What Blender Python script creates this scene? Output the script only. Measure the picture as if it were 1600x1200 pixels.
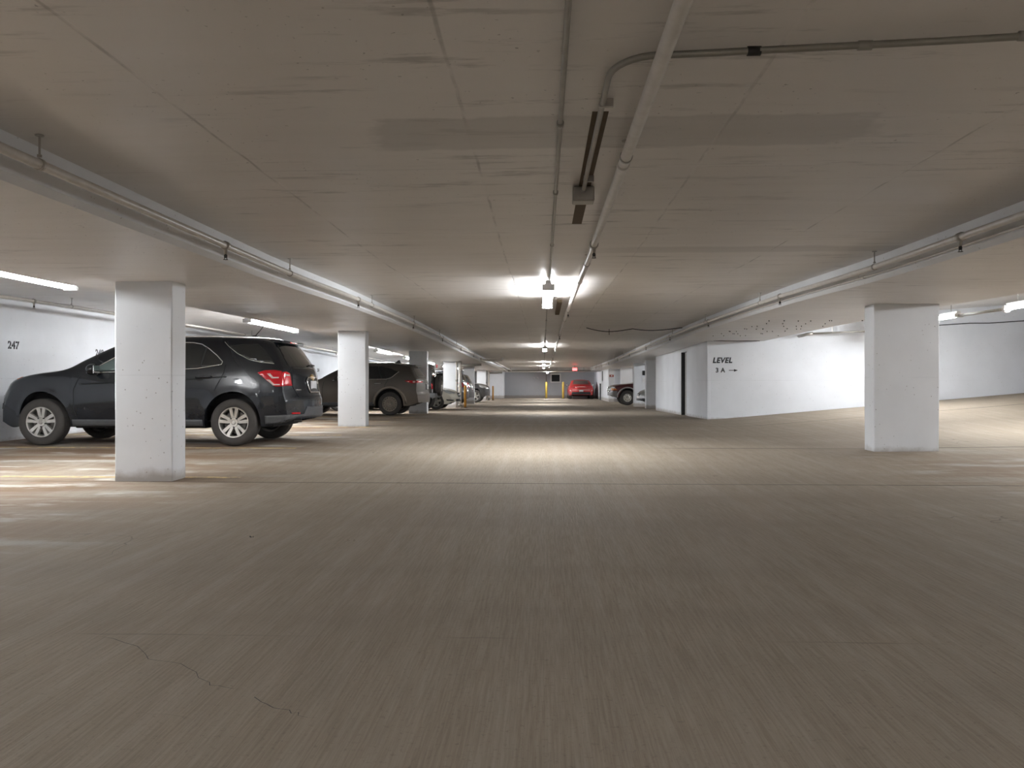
import bpy, bmesh, math, random
from mathutils import Vector, Matrix
from mathutils.bvhtree import BVHTree
random.seed(7)
SC = bpy.context.scene
for o in list(bpy.data.objects):
    bpy.data.objects.remove(o, do_unlink=True)
COL = SC.collection

# ------------------------------------------------------------------ camera, world, exposure
FPX = 1250.0
YAW = math.atan(48 / 1250.0)
CAMZ = 1.0
cd = bpy.data.cameras.new('camera')
cam = bpy.data.objects.new('camera', cd)
COL.objects.link(cam)
cd.sensor_width = 36.0
cd.lens = FPX / 1600.0 * 36.0
cd.clip_start = 0.05
cd.clip_end = 300
cam.location = (0, 0, CAMZ)
cam.rotation_euler = (math.pi / 2, 0, YAW)
SC.camera = cam
wd = bpy.data.worlds.new('world')
SC.world = wd
wd.use_nodes = True
wd.node_tree.nodes['Background'].inputs[0].default_value = (0.02, 0.02, 0.02, 1)
wd.node_tree.nodes['Background'].inputs[1].default_value = 1.0
SC.view_settings.view_transform = 'Standard'
SC.view_settings.look = 'None'
SC.view_settings.gamma = 1
SC.view_settings.use_curve_mapping = False
SC.view_settings.exposure = 1.72
LAMP = 34.0          # emission of the fluorescent diffusers


# ------------------------------------------------------------------ small maths
def smooth(t):
    t = max(0.0, min(1.0, t))
    return t * t * (3 - 2 * t)


def curve(pts):
    """monotone cubic through (x, y) points"""
    xs = [p[0] for p in pts]
    ys = [p[1] for p in pts]
    n = len(xs)
    d = [(ys[i + 1] - ys[i]) / (xs[i + 1] - xs[i]) for i in range(n - 1)]
    m = [d[0]] + [0.0 if d[i - 1] * d[i] <= 0 else 2 * d[i - 1] * d[i] / (d[i - 1] + d[i]) for i in range(1, n - 1)] + [d[-1]]

    def f(x):
        if x <= xs[0]:
            return ys[0]
        if x >= xs[-1]:
            return ys[-1]
        i = 0
        while x > xs[i + 1]:
            i += 1
        h = xs[i + 1] - xs[i]
        t = (x - xs[i]) / h
        return ((2 * t ** 3 - 3 * t * t + 1) * ys[i] + (t ** 3 - 2 * t * t + t) * h * m[i]
                + (-2 * t ** 3 + 3 * t * t) * ys[i + 1] + (t ** 3 - t * t) * h * m[i + 1])
    return f


fz = curve([(-30, 0), (7.5, 0), (11.3, .06), (17, .09), (26, .03), (44, -.10), (64, -.12)])   # gentle swell of the slab
SOFF = 2.05        # underside of the wide beams above the floor
CEIL = 2.29        # underside of the slab


def floor_z(x, y):
    return fz(y) + .088 * max(0.0, x - 4.45) * smooth((y - 9.5) / 9.0) * (1 - smooth((y - 21.2) / .2))


# ------------------------------------------------------------------ materials
MATS = {}


def nmat(name):
    m = bpy.data.materials.new(name)
    m.use_nodes = True
    nt = m.node_tree
    b = nt.nodes['Principled BSDF']
    MATS[name] = m
    return m, nt, b


def N(nt, t, **kw):
    n = nt.nodes.new(t)
    for k, v in kw.items():
        setattr(n, k, v)
    return n


def math_node(nt, op, a, b=None, c=None):
    n = nt.nodes.new('ShaderNodeMath')
    n.operation = op
    for i, v in enumerate((a, b, c)):
        if v is None:
            continue
        if isinstance(v, (int, float)):
            n.inputs[i].default_value = v
        else:
            nt.links.new(v, n.inputs[i])
    return n.outputs[0]


def noise(nt, vec, scale, detail=4, rough=.55, sc3=None):
    n = N(nt, 'ShaderNodeTexNoise')
    n.inputs['Scale'].default_value = scale
    n.inputs['Detail'].default_value = detail
    n.inputs['Roughness'].default_value = rough
    if sc3:
        mp = N(nt, 'ShaderNodeMapping')
        mp.inputs['Scale'].default_value = sc3
        nt.links.new(vec, mp.inputs['Vector'])
        vec = mp.outputs[0]
    nt.links.new(vec, n.inputs['Vector'])
    return n.outputs['Fac']


def remap(nt, v, a, b, c=0.0, d=1.0):
    n = N(nt, 'ShaderNodeMapRange')
    n.inputs[1].default_value = a
    n.inputs[2].default_value = b
    n.inputs[3].default_value = c
    n.inputs[4].default_value = d
    nt.links.new(v, n.inputs[0])
    return n.outputs[0]


def mixc(nt, fac, a, b):
    n = N(nt, 'ShaderNodeMix', data_type='RGBA')
    if isinstance(fac, (int, float)):
        n.inputs[0].default_value = fac
    else:
        nt.links.new(fac, n.inputs[0])
    for i, v in ((6, a), (7, b)):
        if isinstance(v, tuple):
            n.inputs[i].default_value = (*v, 1)
        else:
            nt.links.new(v, n.inputs[i])
    return n.outputs[2]


def simple(name, col, rough=.5, metal=0.0, coat=0.0, emit=None, bump=0.0, spec=.5):
    m, nt, b = nmat(name)
    tc = N(nt, 'ShaderNodeTexCoord').outputs['Object']
    f = noise(nt, tc, 14, 3)
    dark = tuple(c * .86 for c in col)
    nt.links.new(mixc(nt, remap(nt, f, .3, .7), dark, col), b.inputs['Base Color'])
    b.inputs['Roughness'].default_value = rough
    b.inputs['Metallic'].default_value = metal
    b.inputs['Coat Weight'].default_value = coat
    b.inputs['Coat Roughness'].default_value = .06
    b.inputs['Specular IOR Level'].default_value = spec
    if emit:
        b.inputs['Emission Color'].default_value = (*emit[0], 1)
        b.inputs['Emission Strength'].default_value = emit[1]
    if bump:
        bp = N(nt, 'ShaderNodeBump')
        bp.inputs['Strength'].default_value = bump
        bp.inputs['Distance'].default_value = .01
        nt.links.new(noise(nt, tc, 120, 2), bp.inputs['Height'])
        nt.links.new(bp.outputs[0], b.inputs['Normal'])
    return m


def near_line(nt, coord, at, w):
    """1 on a thin line coord == at"""
    a = math_node(nt, 'ABSOLUTE', math_node(nt, 'SUBTRACT', coord, at))
    return remap(nt, a, w * .4, w, 1, 0)


def make_floor_mat():
    m, nt, b = nmat('broomed_concrete')
    P = N(nt, 'ShaderNodeNewGeometry').outputs['Position']
    sep = N(nt, 'ShaderNodeSeparateXYZ')
    nt.links.new(P, sep.inputs[0])
    x, y = sep.outputs[0], sep.outputs[1]
    big = noise(nt, P, .35, 5, .6)
    streak = noise(nt, P, 1, 4, .65, (95, 3.2, 1))
    streak2 = noise(nt, P, 1, 2, .5, (9, .35, 1))
    grit = noise(nt, P, 45, 5, .75)
    c = mixc(nt, remap(nt, big, .3, .7), (.262, .216, .166), (.345, .293, .236))
    c = mixc(nt, math_node(nt, 'MULTIPLY', remap(nt, streak, .38, .62), .5), c, (.175, .142, .106))
    c = mixc(nt, math_node(nt, 'MULTIPLY', remap(nt, streak2, .45, .75), .30), c, (.40, .355, .305))
    c = mixc(nt, math_node(nt, 'MULTIPLY', remap(nt, grit, .56, .70), .45), c, (.10, .08, .065))
    # salt and rust-brown dirt tracked into the stalls on the left, a little by the ramp column
    stall = remap(nt, x, -2.4, -4.6, 0, 1)
    rampd = math_node(nt, 'MULTIPLY', remap(nt, x, 3.4, 5.0), remap(nt, y, 12.5, 9.0))
    dirt = math_node(nt, 'MAXIMUM', stall, math_node(nt, 'MULTIPLY', rampd, .7))
    rust = noise(nt, P, 1, 6, .62, (.45, 1.5, 1))
    c = mixc(nt, math_node(nt, 'MULTIPLY', remap(nt, rust, .42, .56), math_node(nt, 'MULTIPLY', dirt, .85)), c, (.185, .115, .068))
    salt = noise(nt, P, 1, 7, .66, (.8, 2.3, 1.7))
    c = mixc(nt, math_node(nt, 'MULTIPLY', remap(nt, salt, .53, .64), math_node(nt, 'MULTIPLY', dirt, .8)), c, (.52, .50, .46))
    # tyre-darkened bands across the aisle
    band = noise(nt, P, 1, 3, .5, (.12, 1.1, 1))
    c = mixc(nt, math_node(nt, 'MULTIPLY', remap(nt, band, .50, .70), .30), c, (.19, .152, .12))
    # saw-cut joints
    wob = math_node(nt, 'MULTIPLY', math_node(nt, 'SUBTRACT', noise(nt, P, 2.5, 3), .5), .03)
    yw = math_node(nt, 'ADD', y, wob)
    j = near_line(nt, yw, 8.02, .022)
    j2 = math_node(nt, 'MULTIPLY', near_line(nt, yw, 11.75, .035), remap(nt, x, 1.2, 2.4))
    for yy in (17.4, 26.6, 35.6, 44.8):
        j = math_node(nt, 'MAXIMUM', j, near_line(nt, yw, yy, .04))
    j3 = math_node(nt, 'MULTIPLY', near_line(nt, yw, 3.14, .010),
                   math_node(nt, 'MULTIPLY', remap(nt, noise(nt, P, 1.1, 2), .5, .6), .3))
    j = math_node(nt, 'MAXIMUM', math_node(nt, 'MAXIMUM', j, j2), j3)
    # a wandering crack low on the left
    crk = N(nt, 'ShaderNodeTexVoronoi', feature='DISTANCE_TO_EDGE')
    crk.inputs['Scale'].default_value = .42
    dv = N(nt, 'ShaderNodeVectorMath', operation='ADD')
    nz = N(nt, 'ShaderNodeTexNoise')
    nz.inputs['Scale'].default_value = 2.2
    nt.links.new(P, nz.inputs['Vector'])
    nt.links.new(P, dv.inputs[0])
    nt.links.new(nz.outputs['Color'], dv.inputs[1])
    nt.links.new(dv.outputs[0], crk.inputs['Vector'])
    ck = math_node(nt, 'MULTIPLY', remap(nt, crk.outputs['Distance'], .0, .004, 1, 0), remap(nt, noise(nt, P, .5, 2), .55, .62))
    j = math_node(nt, 'MAXIMUM', j, math_node(nt, 'MULTIPLY', ck, .55))
    c = mixc(nt, math_node(nt, 'MULTIPLY', j, .85), c, (.05, .038, .03))
    nt.links.new(c, b.inputs['Base Color'])
    nt.links.new(remap(nt, big, .3, .7, .74, .90), b.inputs['Roughness'])
    b.inputs['Specular IOR Level'].default_value = .22
    bp = N(nt, 'ShaderNodeBump')
    bp.inputs['Strength'].default_value = .35
    bp.inputs['Distance'].default_value = .006
    h = math_node(nt, 'ADD', streak, math_node(nt, 'MULTIPLY', grit, .5))
    h = math_node(nt, 'SUBTRACT', h, math_node(nt, 'MULTIPLY', j, 2.0))
    nt.links.new(h, bp.inputs['Height'])
    nt.links.new(bp.outputs[0], b.inputs['Normal'])
    return m


def make_ceiling_mat(name, base, seams):
    m, nt, b = nmat(name)
    P = N(nt, 'ShaderNodeNewGeometry').outputs['Position']
    sep = N(nt, 'ShaderNodeSeparateXYZ')
    nt.links.new(P, sep.inputs[0])
    x, y = sep.outputs[0], sep.outputs[1]
    big = noise(nt, P, .5, 4)
    c = mixc(nt, remap(nt, big, .3, .7), tuple(v * .90 for v in base), base)
    # scuffed streaks running across the aisle
    st = noise(nt, P, 1, 6, .7, (1.3, 9, 1))
    gate = remap(nt, noise(nt, P, .7, 3), .40, .56)
    c = mixc(nt, math_node(nt, 'MULTIPLY', math_node(nt, 'MULTIPLY', remap(nt, st, .56, .66), gate), .65), c, tuple(v * .42 for v in base))
    sp = noise(nt, P, 34, 2, .5)
    gate2 = remap(nt, noise(nt, P, 1.1, 3), .44, .56)
    c = mixc(nt, math_node(nt, 'MULTIPLY', math_node(nt, 'MULTIPLY', remap(nt, sp, .70, .74), gate2), .7), c, tuple(v * .3 for v in base))
    hgt = math_node(nt, 'MULTIPLY', st, .4)
    if seams:
        wob = math_node(nt, 'MULTIPLY', math_node(nt, 'SUBTRACT', noise(nt, P, 1.5, 4), .5), .035)
        xw = math_node(nt, 'ADD', x, wob)
        yw = math_node(nt, 'ADD', y, wob)
        s = None
        for sx in (-1.70, -.38, .91, 2.2):
            l = near_line(nt, xw, sx, .011)
            s = l if s is None else math_node(nt, 'MAXIMUM', s, l)
        my = math_node(nt, 'MODULO', math_node(nt, 'ADD', yw, 24.4 - 1.13), 2.44)
        s = math_node(nt, 'MAXIMUM', s, math_node(nt, 'MULTIPLY', near_line(nt, my, 1.22, .008), .6))
        br = remap(nt, noise(nt, P, 2.2, 4), .44, .62, .0, .5)
        c = mixc(nt, math_node(nt, 'MULTIPLY', s, br), c, tuple(v * .25 for v in base))
        # two skim-coated repair bands across the aisle
        ex = math_node(nt, 'ADD', math_node(nt, 'ABSOLUTE', math_node(nt, 'SUBTRACT', x, .36)), math_node(nt, 'MULTIPLY', noise(nt, P, 3, 4), .7))
        ey = math_node(nt, 'ADD', y, math_node(nt, 'MULTIPLY', math_node(nt, 'SUBTRACT', noise(nt, P, 1.6, 4), .5), .25))
        m1 = math_node(nt, 'MULTIPLY', remap(nt, ex, 1.62, 1.52), remap(nt, math_node(nt, 'ABSOLUTE', math_node(nt, 'SUBTRACT', ey, 4.12)), .24, .27, 1, 0))
        m2 = math_node(nt, 'MULTIPLY', remap(nt, x, .3, .9), remap(nt, math_node(nt, 'ABSOLUTE', math_node(nt, 'SUBTRACT', ey, 7.75)), .14, .2, 1, 0))
        mk = math_node(nt, 'MAXIMUM', m1, math_node(nt, 'MULTIPLY', m2, .8))
        c = mixc(nt, math_node(nt, 'MULTIPLY', mk, .6), c, tuple(v * .62 for v in base))
        hgt = math_node(nt, 'SUBTRACT', hgt, s)
    nt.links.new(c, b.inputs['Base Color'])
    nt.links.new(remap(nt, noise(nt, P, 1, 4, .6, (.6, 7, 1)), .3, .7, .30, .48), b.inputs['Roughness'])
    b.inputs['Specular IOR Level'].default_value = .5
    bp = N(nt, 'ShaderNodeBump')
    bp.inputs['Strength'].default_value = .25
    bp.inputs['Distance'].default_value = .008
    nt.links.new(hgt, bp.inputs['Height'])
    nt.links.new(bp.outputs[0], b.inputs['Normal'])
    return m


def make_wall_mat(name, base, pocks=1.0, foot=True):
    m, nt, b = nmat(name)
    P = N(nt, 'ShaderNodeNewGeometry').outputs['Position']
    sep = N(nt, 'ShaderNodeSeparateXYZ')
    nt.links.new(P, sep.inputs[0])
    z = sep.outputs[2]
    c = mixc(nt, remap(nt, noise(nt, P, 1.1, 5), .3, .7), tuple(v * .90 for v in base), base)
    v = N(nt, 'ShaderNodeTexVoronoi')
    v.inputs['Scale'].default_value = 13
    v.inputs['Randomness'].default_value = 1
    nt.links.new(P, v.inputs['Vector'])
    g = remap(nt, noise(nt, P, 1.7, 3), .44, .54)
    pk = math_node(nt, 'MULTIPLY', remap(nt, math_node(nt, 'ADD', v.outputs['Distance'], math_node(nt, 'MULTIPLY', noise(nt, P, 40, 2), .06)), .10, .14, 1, 0), g)
    c = mixc(nt, math_node(nt, 'MULTIPLY', pk, .6 * pocks), c, (.16, .14, .12))
    seam = near_line(nt, math_node(nt, 'ADD', z, math_node(nt, 'MULTIPLY', noise(nt, P, 2, 2), .02)), 1.10, .007)
    seam = math_node(nt, 'MULTIPLY', seam, remap(nt, noise(nt, P, 1.3, 2), .4, .6))
    c = mixc(nt, math_node(nt, 'MULTIPLY', seam, .18), c, tuple(v * .45 for v in base))
    if foot:      # splashed dirt along the foot
        ft = math_node(nt, 'MULTIPLY', remap(nt, math_node(nt, 'ADD', z, math_node(nt, 'MULTIPLY', noise(nt, P, 7, 5), .16)), .12, .22, 1, 0), .65)
        c = mixc(nt, ft, c, (.24, .19, .14))
    nt.links.new(c, b.inputs['Base Color'])
    b.inputs['Roughness'].default_value = .55
    bp = N(nt, 'ShaderNodeBump')
    bp.inputs['Strength'].default_value = .3
    bp.inputs['Distance'].default_value = .006
    nt.links.new(math_node(nt, 'SUBTRACT', math_node(nt, 'MULTIPLY', noise(nt, P, 18, 4), .5), math_node(nt, 'ADD', pk, seam)), bp.inputs['Height'])
    nt.links.new(bp.outputs[0], b.inputs['Normal'])
    return m


def make_paint(name, col, dust=0.0, dustcol=(.22, .18, .14), metal=.35, rough=.28, coat=.7):
    m, nt, b = nmat(name)
    tc = N(nt, 'ShaderNodeTexCoord').outputs['Object']
    sep = N(nt, 'ShaderNodeSeparateXYZ')
    nt.links.new(tc, sep.inputs[0])
    f = noise(nt, tc, 3, 5, .6)
    low = remap(nt, sep.outputs[2], 1.15, .35, .25, 1)
    d = math_node(nt, 'MULTIPLY', math_node(nt, 'MULTIPLY', remap(nt, f, .2, .7, .6, 1), low), dust)
    nt.links.new(mixc(nt, d, col, dustcol), b.inputs['Base Color'])
    nt.links.new(math_node(nt, 'MULTIPLY', math_node(nt, 'SUBTRACT', 1, d), metal), b.inputs['Metallic'])
    nt.links.new(math_node(nt, 'ADD', rough, math_node(nt, 'MULTIPLY', d, .35)), b.inputs['Roughness'])
    nt.links.new(math_node(nt, 'MULTIPLY', math_node(nt, 'SUBTRACT', 1, d), coat), b.inputs['Coat Weight'])
    b.inputs['Coat Roughness'].default_value = .05
    return m


M_floor = make_floor_mat()
M_ceil = make_ceiling_mat('painted_slab', (.70, .675, .65), True)
M_soff = make_ceiling_mat('painted_beam', (.74, .72, .70), False)
M_beam = make_wall_mat('painted_beam_side', (.78, .80, .83), .8, False)
M_wall = make_wall_mat('painted_wall', (.78, .81, .86), .7)
M_colm = make_wall_mat('painted_column', (.74, .76, .79), 1.0)
M_farw = make_wall_mat('grey_wall', (.46, .48, .51), .4)
M_bare = simple('bare_brown_strip', (.12, .085, .05), .8)
M_yel = simple('faded_yellow_line', (.50, .36, .16), .75)
M_galv = simple('galvanised_steel', (.42, .40, .37), .38, .8)
M_pipe = simple('cream_painted_pipe', (.62, .59, .55), .35)
M_cond = simple('dull_conduit', (.33, .32, .29), .42, .6)
M_black = simple('black_metal', (.02, .02, .02), .5)
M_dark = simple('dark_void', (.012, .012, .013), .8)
M_lampb = simple('lamp_housing', (.70, .70, .70), .4)
M_lamp = simple('lamp_diffuser', (.9, .9, .9), .4, emit=((.955, .98, 1.0), LAMP))
M_stencil = simple('stencil_paint', (.035, .037, .045), .7)
M_boll = simple('bollard_yellow', (.50, .36, .06), .5)
M_bollo = simple('bollard_orange', (.50, .24, .035), .5)
M_red = simple('exit_red', (.8, .05, .04), .4, emit=((1, .05, .05), 3.5))
M_signr = simple('sign_red', (.30, .06, .04), .5)
M_signw = simple('sign_white', (.75, .75, .75), .5)
M_door = simple('grey_door', (.55, .57, .57), .5)
M_leaf = simple('dry_leaf', (.30, .24, .19), .8)
# vehicle materials
M_tire = simple('tyre_rubber', (.055, .050, .046), .75, bump=.3)
M_alloy = simple('alloy', (.62, .60, .56), .32, .75)
M_steelw = simple('dusty_steel_wheel', (.30, .26, .215), .6, .3)
M_chrome = simple('chrome', (.80, .80, .80), .14, 1.0)
M_trim = simple('grey_plastic', (.085, .088, .093), .5)
M_trimb = simple('black_plastic', (.018, .018, .019), .4)
M_glass = simple('tinted_glass', (.018, .021, .022), .06, 0, .6)
M_glassl = simple('clear_glass', (.12, .165, .16), .06, 0, .6)
M_glassd = simple('dusty_glass', (.095, .085, .075), .38)
M_tail = simple('tail_lens', (.55, .012, .022), .12, 0, .8)
M_tailw = simple('tail_reflector', (.72, .55, .53), .15, 0, .6)
M_head = simple('head_lens', (.60, .62, .62), .10, .3, .9)
M_amber = simple('amber_lens', (.55, .17, .04), .2, 0, .6)
M_plate = simple('plate_white', (.66, .67, .70), .4)
M_gold = simple('gold_emblem', (.62, .45, .24), .3, .6)
M_disc = simple('brake_disc', (.13, .12, .11), .45, .7)
P_navy = make_paint('black_blue_paint', (.006, .008, .012), .10, (.09, .105, .125), .1, .25)
P_navy.node_tree.nodes['Principled BSDF'].inputs['Specular IOR Level'].default_value = .3
P_brown = make_paint('dusty_brown_paint', (.060, .056, .052), .70, (.215, .170, .125), .4, .4)
P_white = make_paint('cream_white_paint', (.70, .68, .60), .35, (.45, .38, .28), .0)
P_char = make_paint('charcoal_paint', (.05, .053, .056), .45, (.14, .125, .11), .4)
P_blue = make_paint('dark_blue_paint', (.02, .028, .045), .2)
P_red = make_paint('red_paint', (.55, .018, .022), .12)
P_mar = make_paint('maroon_paint', (.075, .012, .016), .12)
P_silv = make_paint('silver_paint', (.45, .46, .47), .2, metal=.8)
P_gray = make_paint('grey_bumper_paint', (.19, .20, .21), .3)


# ------------------------------------------------------------------ object helpers
def link(o, parent=None):
    COL.objects.link(o)
    if parent is not None:
        o.parent = parent
    return o


def tag(o, label, cat, group=None):
    o['label'] = label
    o['category'] = cat
    if group:
        o['group'] = group
    return o


def thing(name, label, cat, loc, rotz=0, group=None):
    o = link(bpy.data.objects.new(name, None))
    o.empty_display_size = .2
    o.location = loc
    o.rotation_euler = (0, 0, rotz)
    return tag(o, label, cat, group)


def mesh_obj(name, bm, mat, parent=None, smooth_=False):
    me = bpy.data.meshes.new(name)
    bmesh.ops.recalc_face_normals(bm, faces=bm.faces)
    bm.to_mesh(me)
    bm.free()
    for m in (mat if isinstance(mat, (list, tuple)) else [mat]):
        me.materials.append(m)
    if smooth_:
        for p in me.polygons:
            p.use_smooth = True
    return link(bpy.data.objects.new(name, me), parent)


def struct(o):
    o['kind'] = 'structure'
    return o


def box(bm, a, b, bev=0.0):
    """axis-aligned box from corner a to corner b"""
    vs = [bm.verts.new((x, y, z)) for z in (a[2], b[2]) for x, y in ((a[0], a[1]), (b[0], a[1]), (b[0], b[1]), (a[0], b[1]))]
    fs = [bm.faces.new([vs[i] for i in q]) for q in ((3, 2, 1, 0), (4, 5, 6, 7), (0, 1, 5, 4), (1, 2, 6, 5), (2, 3, 7, 6), (3, 0, 4, 7))]
    if bev:
        es = list({e for f in fs for e in f.edges})
        bmesh.ops.bevel(bm, geom=es, offset=bev, segments=2, affect='EDGES', profile=.5)
    return bm


def boxm(a, b, bev=0.0):
    return box(bmesh.new(), a, b, bev)


def tube(bm, pts, r, seg=10, caps=True):
    pts = [Vector(p) for p in pts]
    n = len(pts)
    rings = []
    ref = None
    for i in range(n):
        d = (pts[min(i + 1, n - 1)] - pts[max(i - 1, 0)]).normalized()
        if ref is None:
            ref = Vector((0, 0, 1)) if abs(d.z) < .9 else Vector((1, 0, 0))
        u = (ref - d * ref.dot(d)).normalized()
        ref = u
        w = d.cross(u)
        rr = r[i] if isinstance(r, (list, tuple)) else r
        rings.append([bm.verts.new(pts[i] + (u * math.cos(2 * math.pi * k / seg) + w * math.sin(2 * math.pi * k / seg)) * rr) for k in range(seg)])
    for a, b in zip(rings, rings[1:]):
        for k in range(seg):
            bm.faces.new((a[k], a[(k + 1) % seg], b[(k + 1) % seg], b[k]))
    if caps:
        bm.faces.new(rings[0][::-1])
        bm.faces.new(rings[-1])
    return bm


def tubem(pts, r, seg=10):
    return tube(bmesh.new(), pts, r, seg)


def lathe(bm, prof, c, axis='Y', seg=32, closed=False):
    """revolve (along-axis, radius) profile about an axis through c"""
    rings = []
    for a, r in prof:
        ring = []
        for k in range(seg):
            t = 2 * math.pi * k / seg
            p, q = r * math.cos(t), r * math.sin(t)
            v = {'Y': (p, a, q), 'X': (a, p, q), 'Z': (p, q, a)}[axis]
            ring.append(bm.verts.new(Vector(c) + Vector(v)))
        rings.append(ring)
    prs = list(zip(rings, rings[1:])) + ([(rings[-1], rings[0])] if closed else [])
    for a, b in prs:
        for k in range(seg):
            bm.faces.new((a[k], a[(k + 1) % seg], b[(k + 1) % seg], b[k]))
    if not closed:
        bm.faces.new(rings[0][::-1])
        bm.faces.new(rings[-1])
    return bm


def prism(pts, lo, hi, axis='Z'):
    """extrude a 2D polygon between lo and hi along an axis"""
    bm = bmesh.new()
    mk = {'Z': lambda p, h: (p[0], p[1], h), 'Y': lambda p, h: (p[0], h, p[1]), 'X': lambda p, h: (h, p[0], p[1])}[axis]
    a = [bm.verts.new(mk(p, lo)) for p in pts]
    b = [bm.verts.new(mk(p, hi)) for p in pts]
    bm.faces.new(a[::-1])
    bm.faces.new(b)
    n = len(pts)
    for i in range(n):
        bm.faces.new((a[i], a[(i + 1) % n], b[(i + 1) % n], b[i]))
    return bm


def copy_tree(o, parent=None):
    c = o.copy()
    COL.objects.link(c)
    c.parent = parent
    for ch in list(o.children):
        copy_tree(ch, c)
    return c


# ------------------------------------------------------------------ the room
Y0, Y1, XL, XR = -12.0, 64.0, -8.75, 20.0
YS = [Y0 + i * 1.0 for i in range(int(Y1 - Y0) + 1)]


def sheet(xs, ys, zf):
    bm = bmesh.new()
    g = [[bm.verts.new((x, y, zf(x, y))) for x in xs] for y in ys]
    for r, s in zip(g, g[1:]):
        for i in range(len(xs) - 1):
            bm.faces.new((r[i], r[i + 1], s[i + 1], s[i]))
    return bm


xs = [XL + i * .5 for i in range(int((XR - XL) / .5) + 1)] + [XR]
ys = [Y0 + i * .5 for i in range(int((Y1 - Y0) / .5) + 1)]
ys = sorted(set(ys + [21.2, 21.3, 21.4]))
floor = struct(mesh_obj('floor', sheet(xs, ys, floor_z), M_floor, None, True))


def extr(profile, ylist, zfun=fz):
    """extrude a closed XZ profile along Y riding on the swell of the slab"""
    bm = bmesh.new()
    rings = [[bm.verts.new((x, y, z + zfun(y))) for x, z in profile] for y in ylist]
    n = len(profile)
    for a, b in zip(rings, rings[1:]):
        for k in range(n):
            bm.faces.new((a[k], a[(k + 1) % n], b[(k + 1) % n], b[k]))
    bm.faces.new(rings[0][::-1])
    bm.faces.new(rings[-1])
    return bm


BL0, BL1, BR0, BR1 = -5.10, -2.74, 3.38, 5.80
T = .30
struct(mesh_obj('ceiling', extr([(BL1, CEIL), (BR0, CEIL), (BR0, CEIL + T), (BL1, CEIL + T)], YS), M_ceil))
bay = struct(mesh_obj('ceiling_bay', extr([(XL, CEIL + .02), (BL0, CEIL + .02), (BL0, CEIL + T), (XL, CEIL + T)], YS), M_soff))
YR = [y for y in YS if y >= 31] 
struct(mesh_obj('ceiling_bay', extr([(BR1, CEIL + .02), (10.5, CEIL + .02), (10.5, CEIL + T), (BR1, CEIL + T)], YR), M_soff))
struct(mesh_obj('ceiling_ramp', extr([(BR1, 2.52), (XR, 3.55), (XR, 3.85), (BR1, 2.82)], [y for y in YS if y < 21.1] + [21.3]), M_soff))


def wide_beam(x0, x1, lip0, lip1, top0, top1):
    c = .045
    pr = [(x0 + c, SOFF), (x1 - c, SOFF), (x1, SOFF + c * .8), (x1, top1), (x0, top0), (x0, SOFF + c * .8)]
    o = mesh_obj('ceiling_beam', extr(pr, YS), [M_soff, M_beam])
    for p in o.data.polygons:
        if abs(p.normal.x) > .5:
            p.material_index = 1
    return struct(o)


wide_beam(BL0, BL1, 0, 0, CEIL + T, CEIL + T)
beam_r = wide_beam(BR0, BR1, 0, 0, CEIL + T, 2.85)
bm = bmesh.new()
for i in range(46):
    x, y = random.uniform(3.9, 5.7), 14.4 + .75 * random.randrange(7) + random.uniform(-.08, .08)
    lathe(bm, [(-.018, .006), (-.012, .010), (.004, .008)], (x, y, SOFF + fz(y)), 'Z', 6)
nails = mesh_obj('anchor_stubs', bm, M_black, beam_r)
nails['kind'] = 'stuff'

struct(mesh_obj('wall_left', boxm((XL - .25, Y0, -.3), (XL, Y1, 2.7)), M_wall))
struct(mesh_obj('wall_behind', boxm((XL - .25, Y0 - .25, -.3), (XR + .25, Y0, 4.1)), M_wall))
struct(mesh_obj('wall_far', boxm((XL - .25, Y1, -.4), (10.5, Y1 + .25, 2.7)), M_farw))
struct(mesh_obj('wall_right', boxm((XR, Y0, -.3), (XR + .25, 21.3, 4.1)), M_wall))
# the stair core whose long white face carries the level sign
CX, CY, CY2 = 4.31, 21.1, 30.7
pr = [(CX, -.2), (XR, -.2), (XR, 3.9), (BR1, 3.9), (BR1, SOFF + fz(CY)), (CX, SOFF + fz(CY))]
struct(mesh_obj('wall_ramp', prism(pr, CY, CY + .2, 'Y'), M_wall))
# side of the core, with a doorway
D0, D1 = 24.15, 25.15


def core_side(y0, y1, z0=None, z1=None):
    bm = bmesh.new()
    zz = [(-.2, SOFF + fz(y0)), (-.2, SOFF + fz(y1))] if z0 is None else [(z0, SOFF + fz(y0)), (z0, SOFF + fz(y1))]
    a = [bm.verts.new(v) for v in ((CX, y0, zz[0][0]), (CX + .2, y0, zz[0][0]), (CX + .2, y0, zz[0][1]), (CX, y0, zz[0][1]))]
    b = [bm.verts.new(v) for v in ((CX, y1, zz[1][0]), (CX + .2, y1, zz[1][0]), (CX + .2, y1, zz[1][1]), (CX, y1, zz[1][1]))]
    bm.faces.new(a[::-1])
    bm.faces.new(b)
    for i in range(4):
        bm.faces.new((a[i], a[(i + 1) % 4], b[(i + 1) % 4], b[i]))
    return bm


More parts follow.
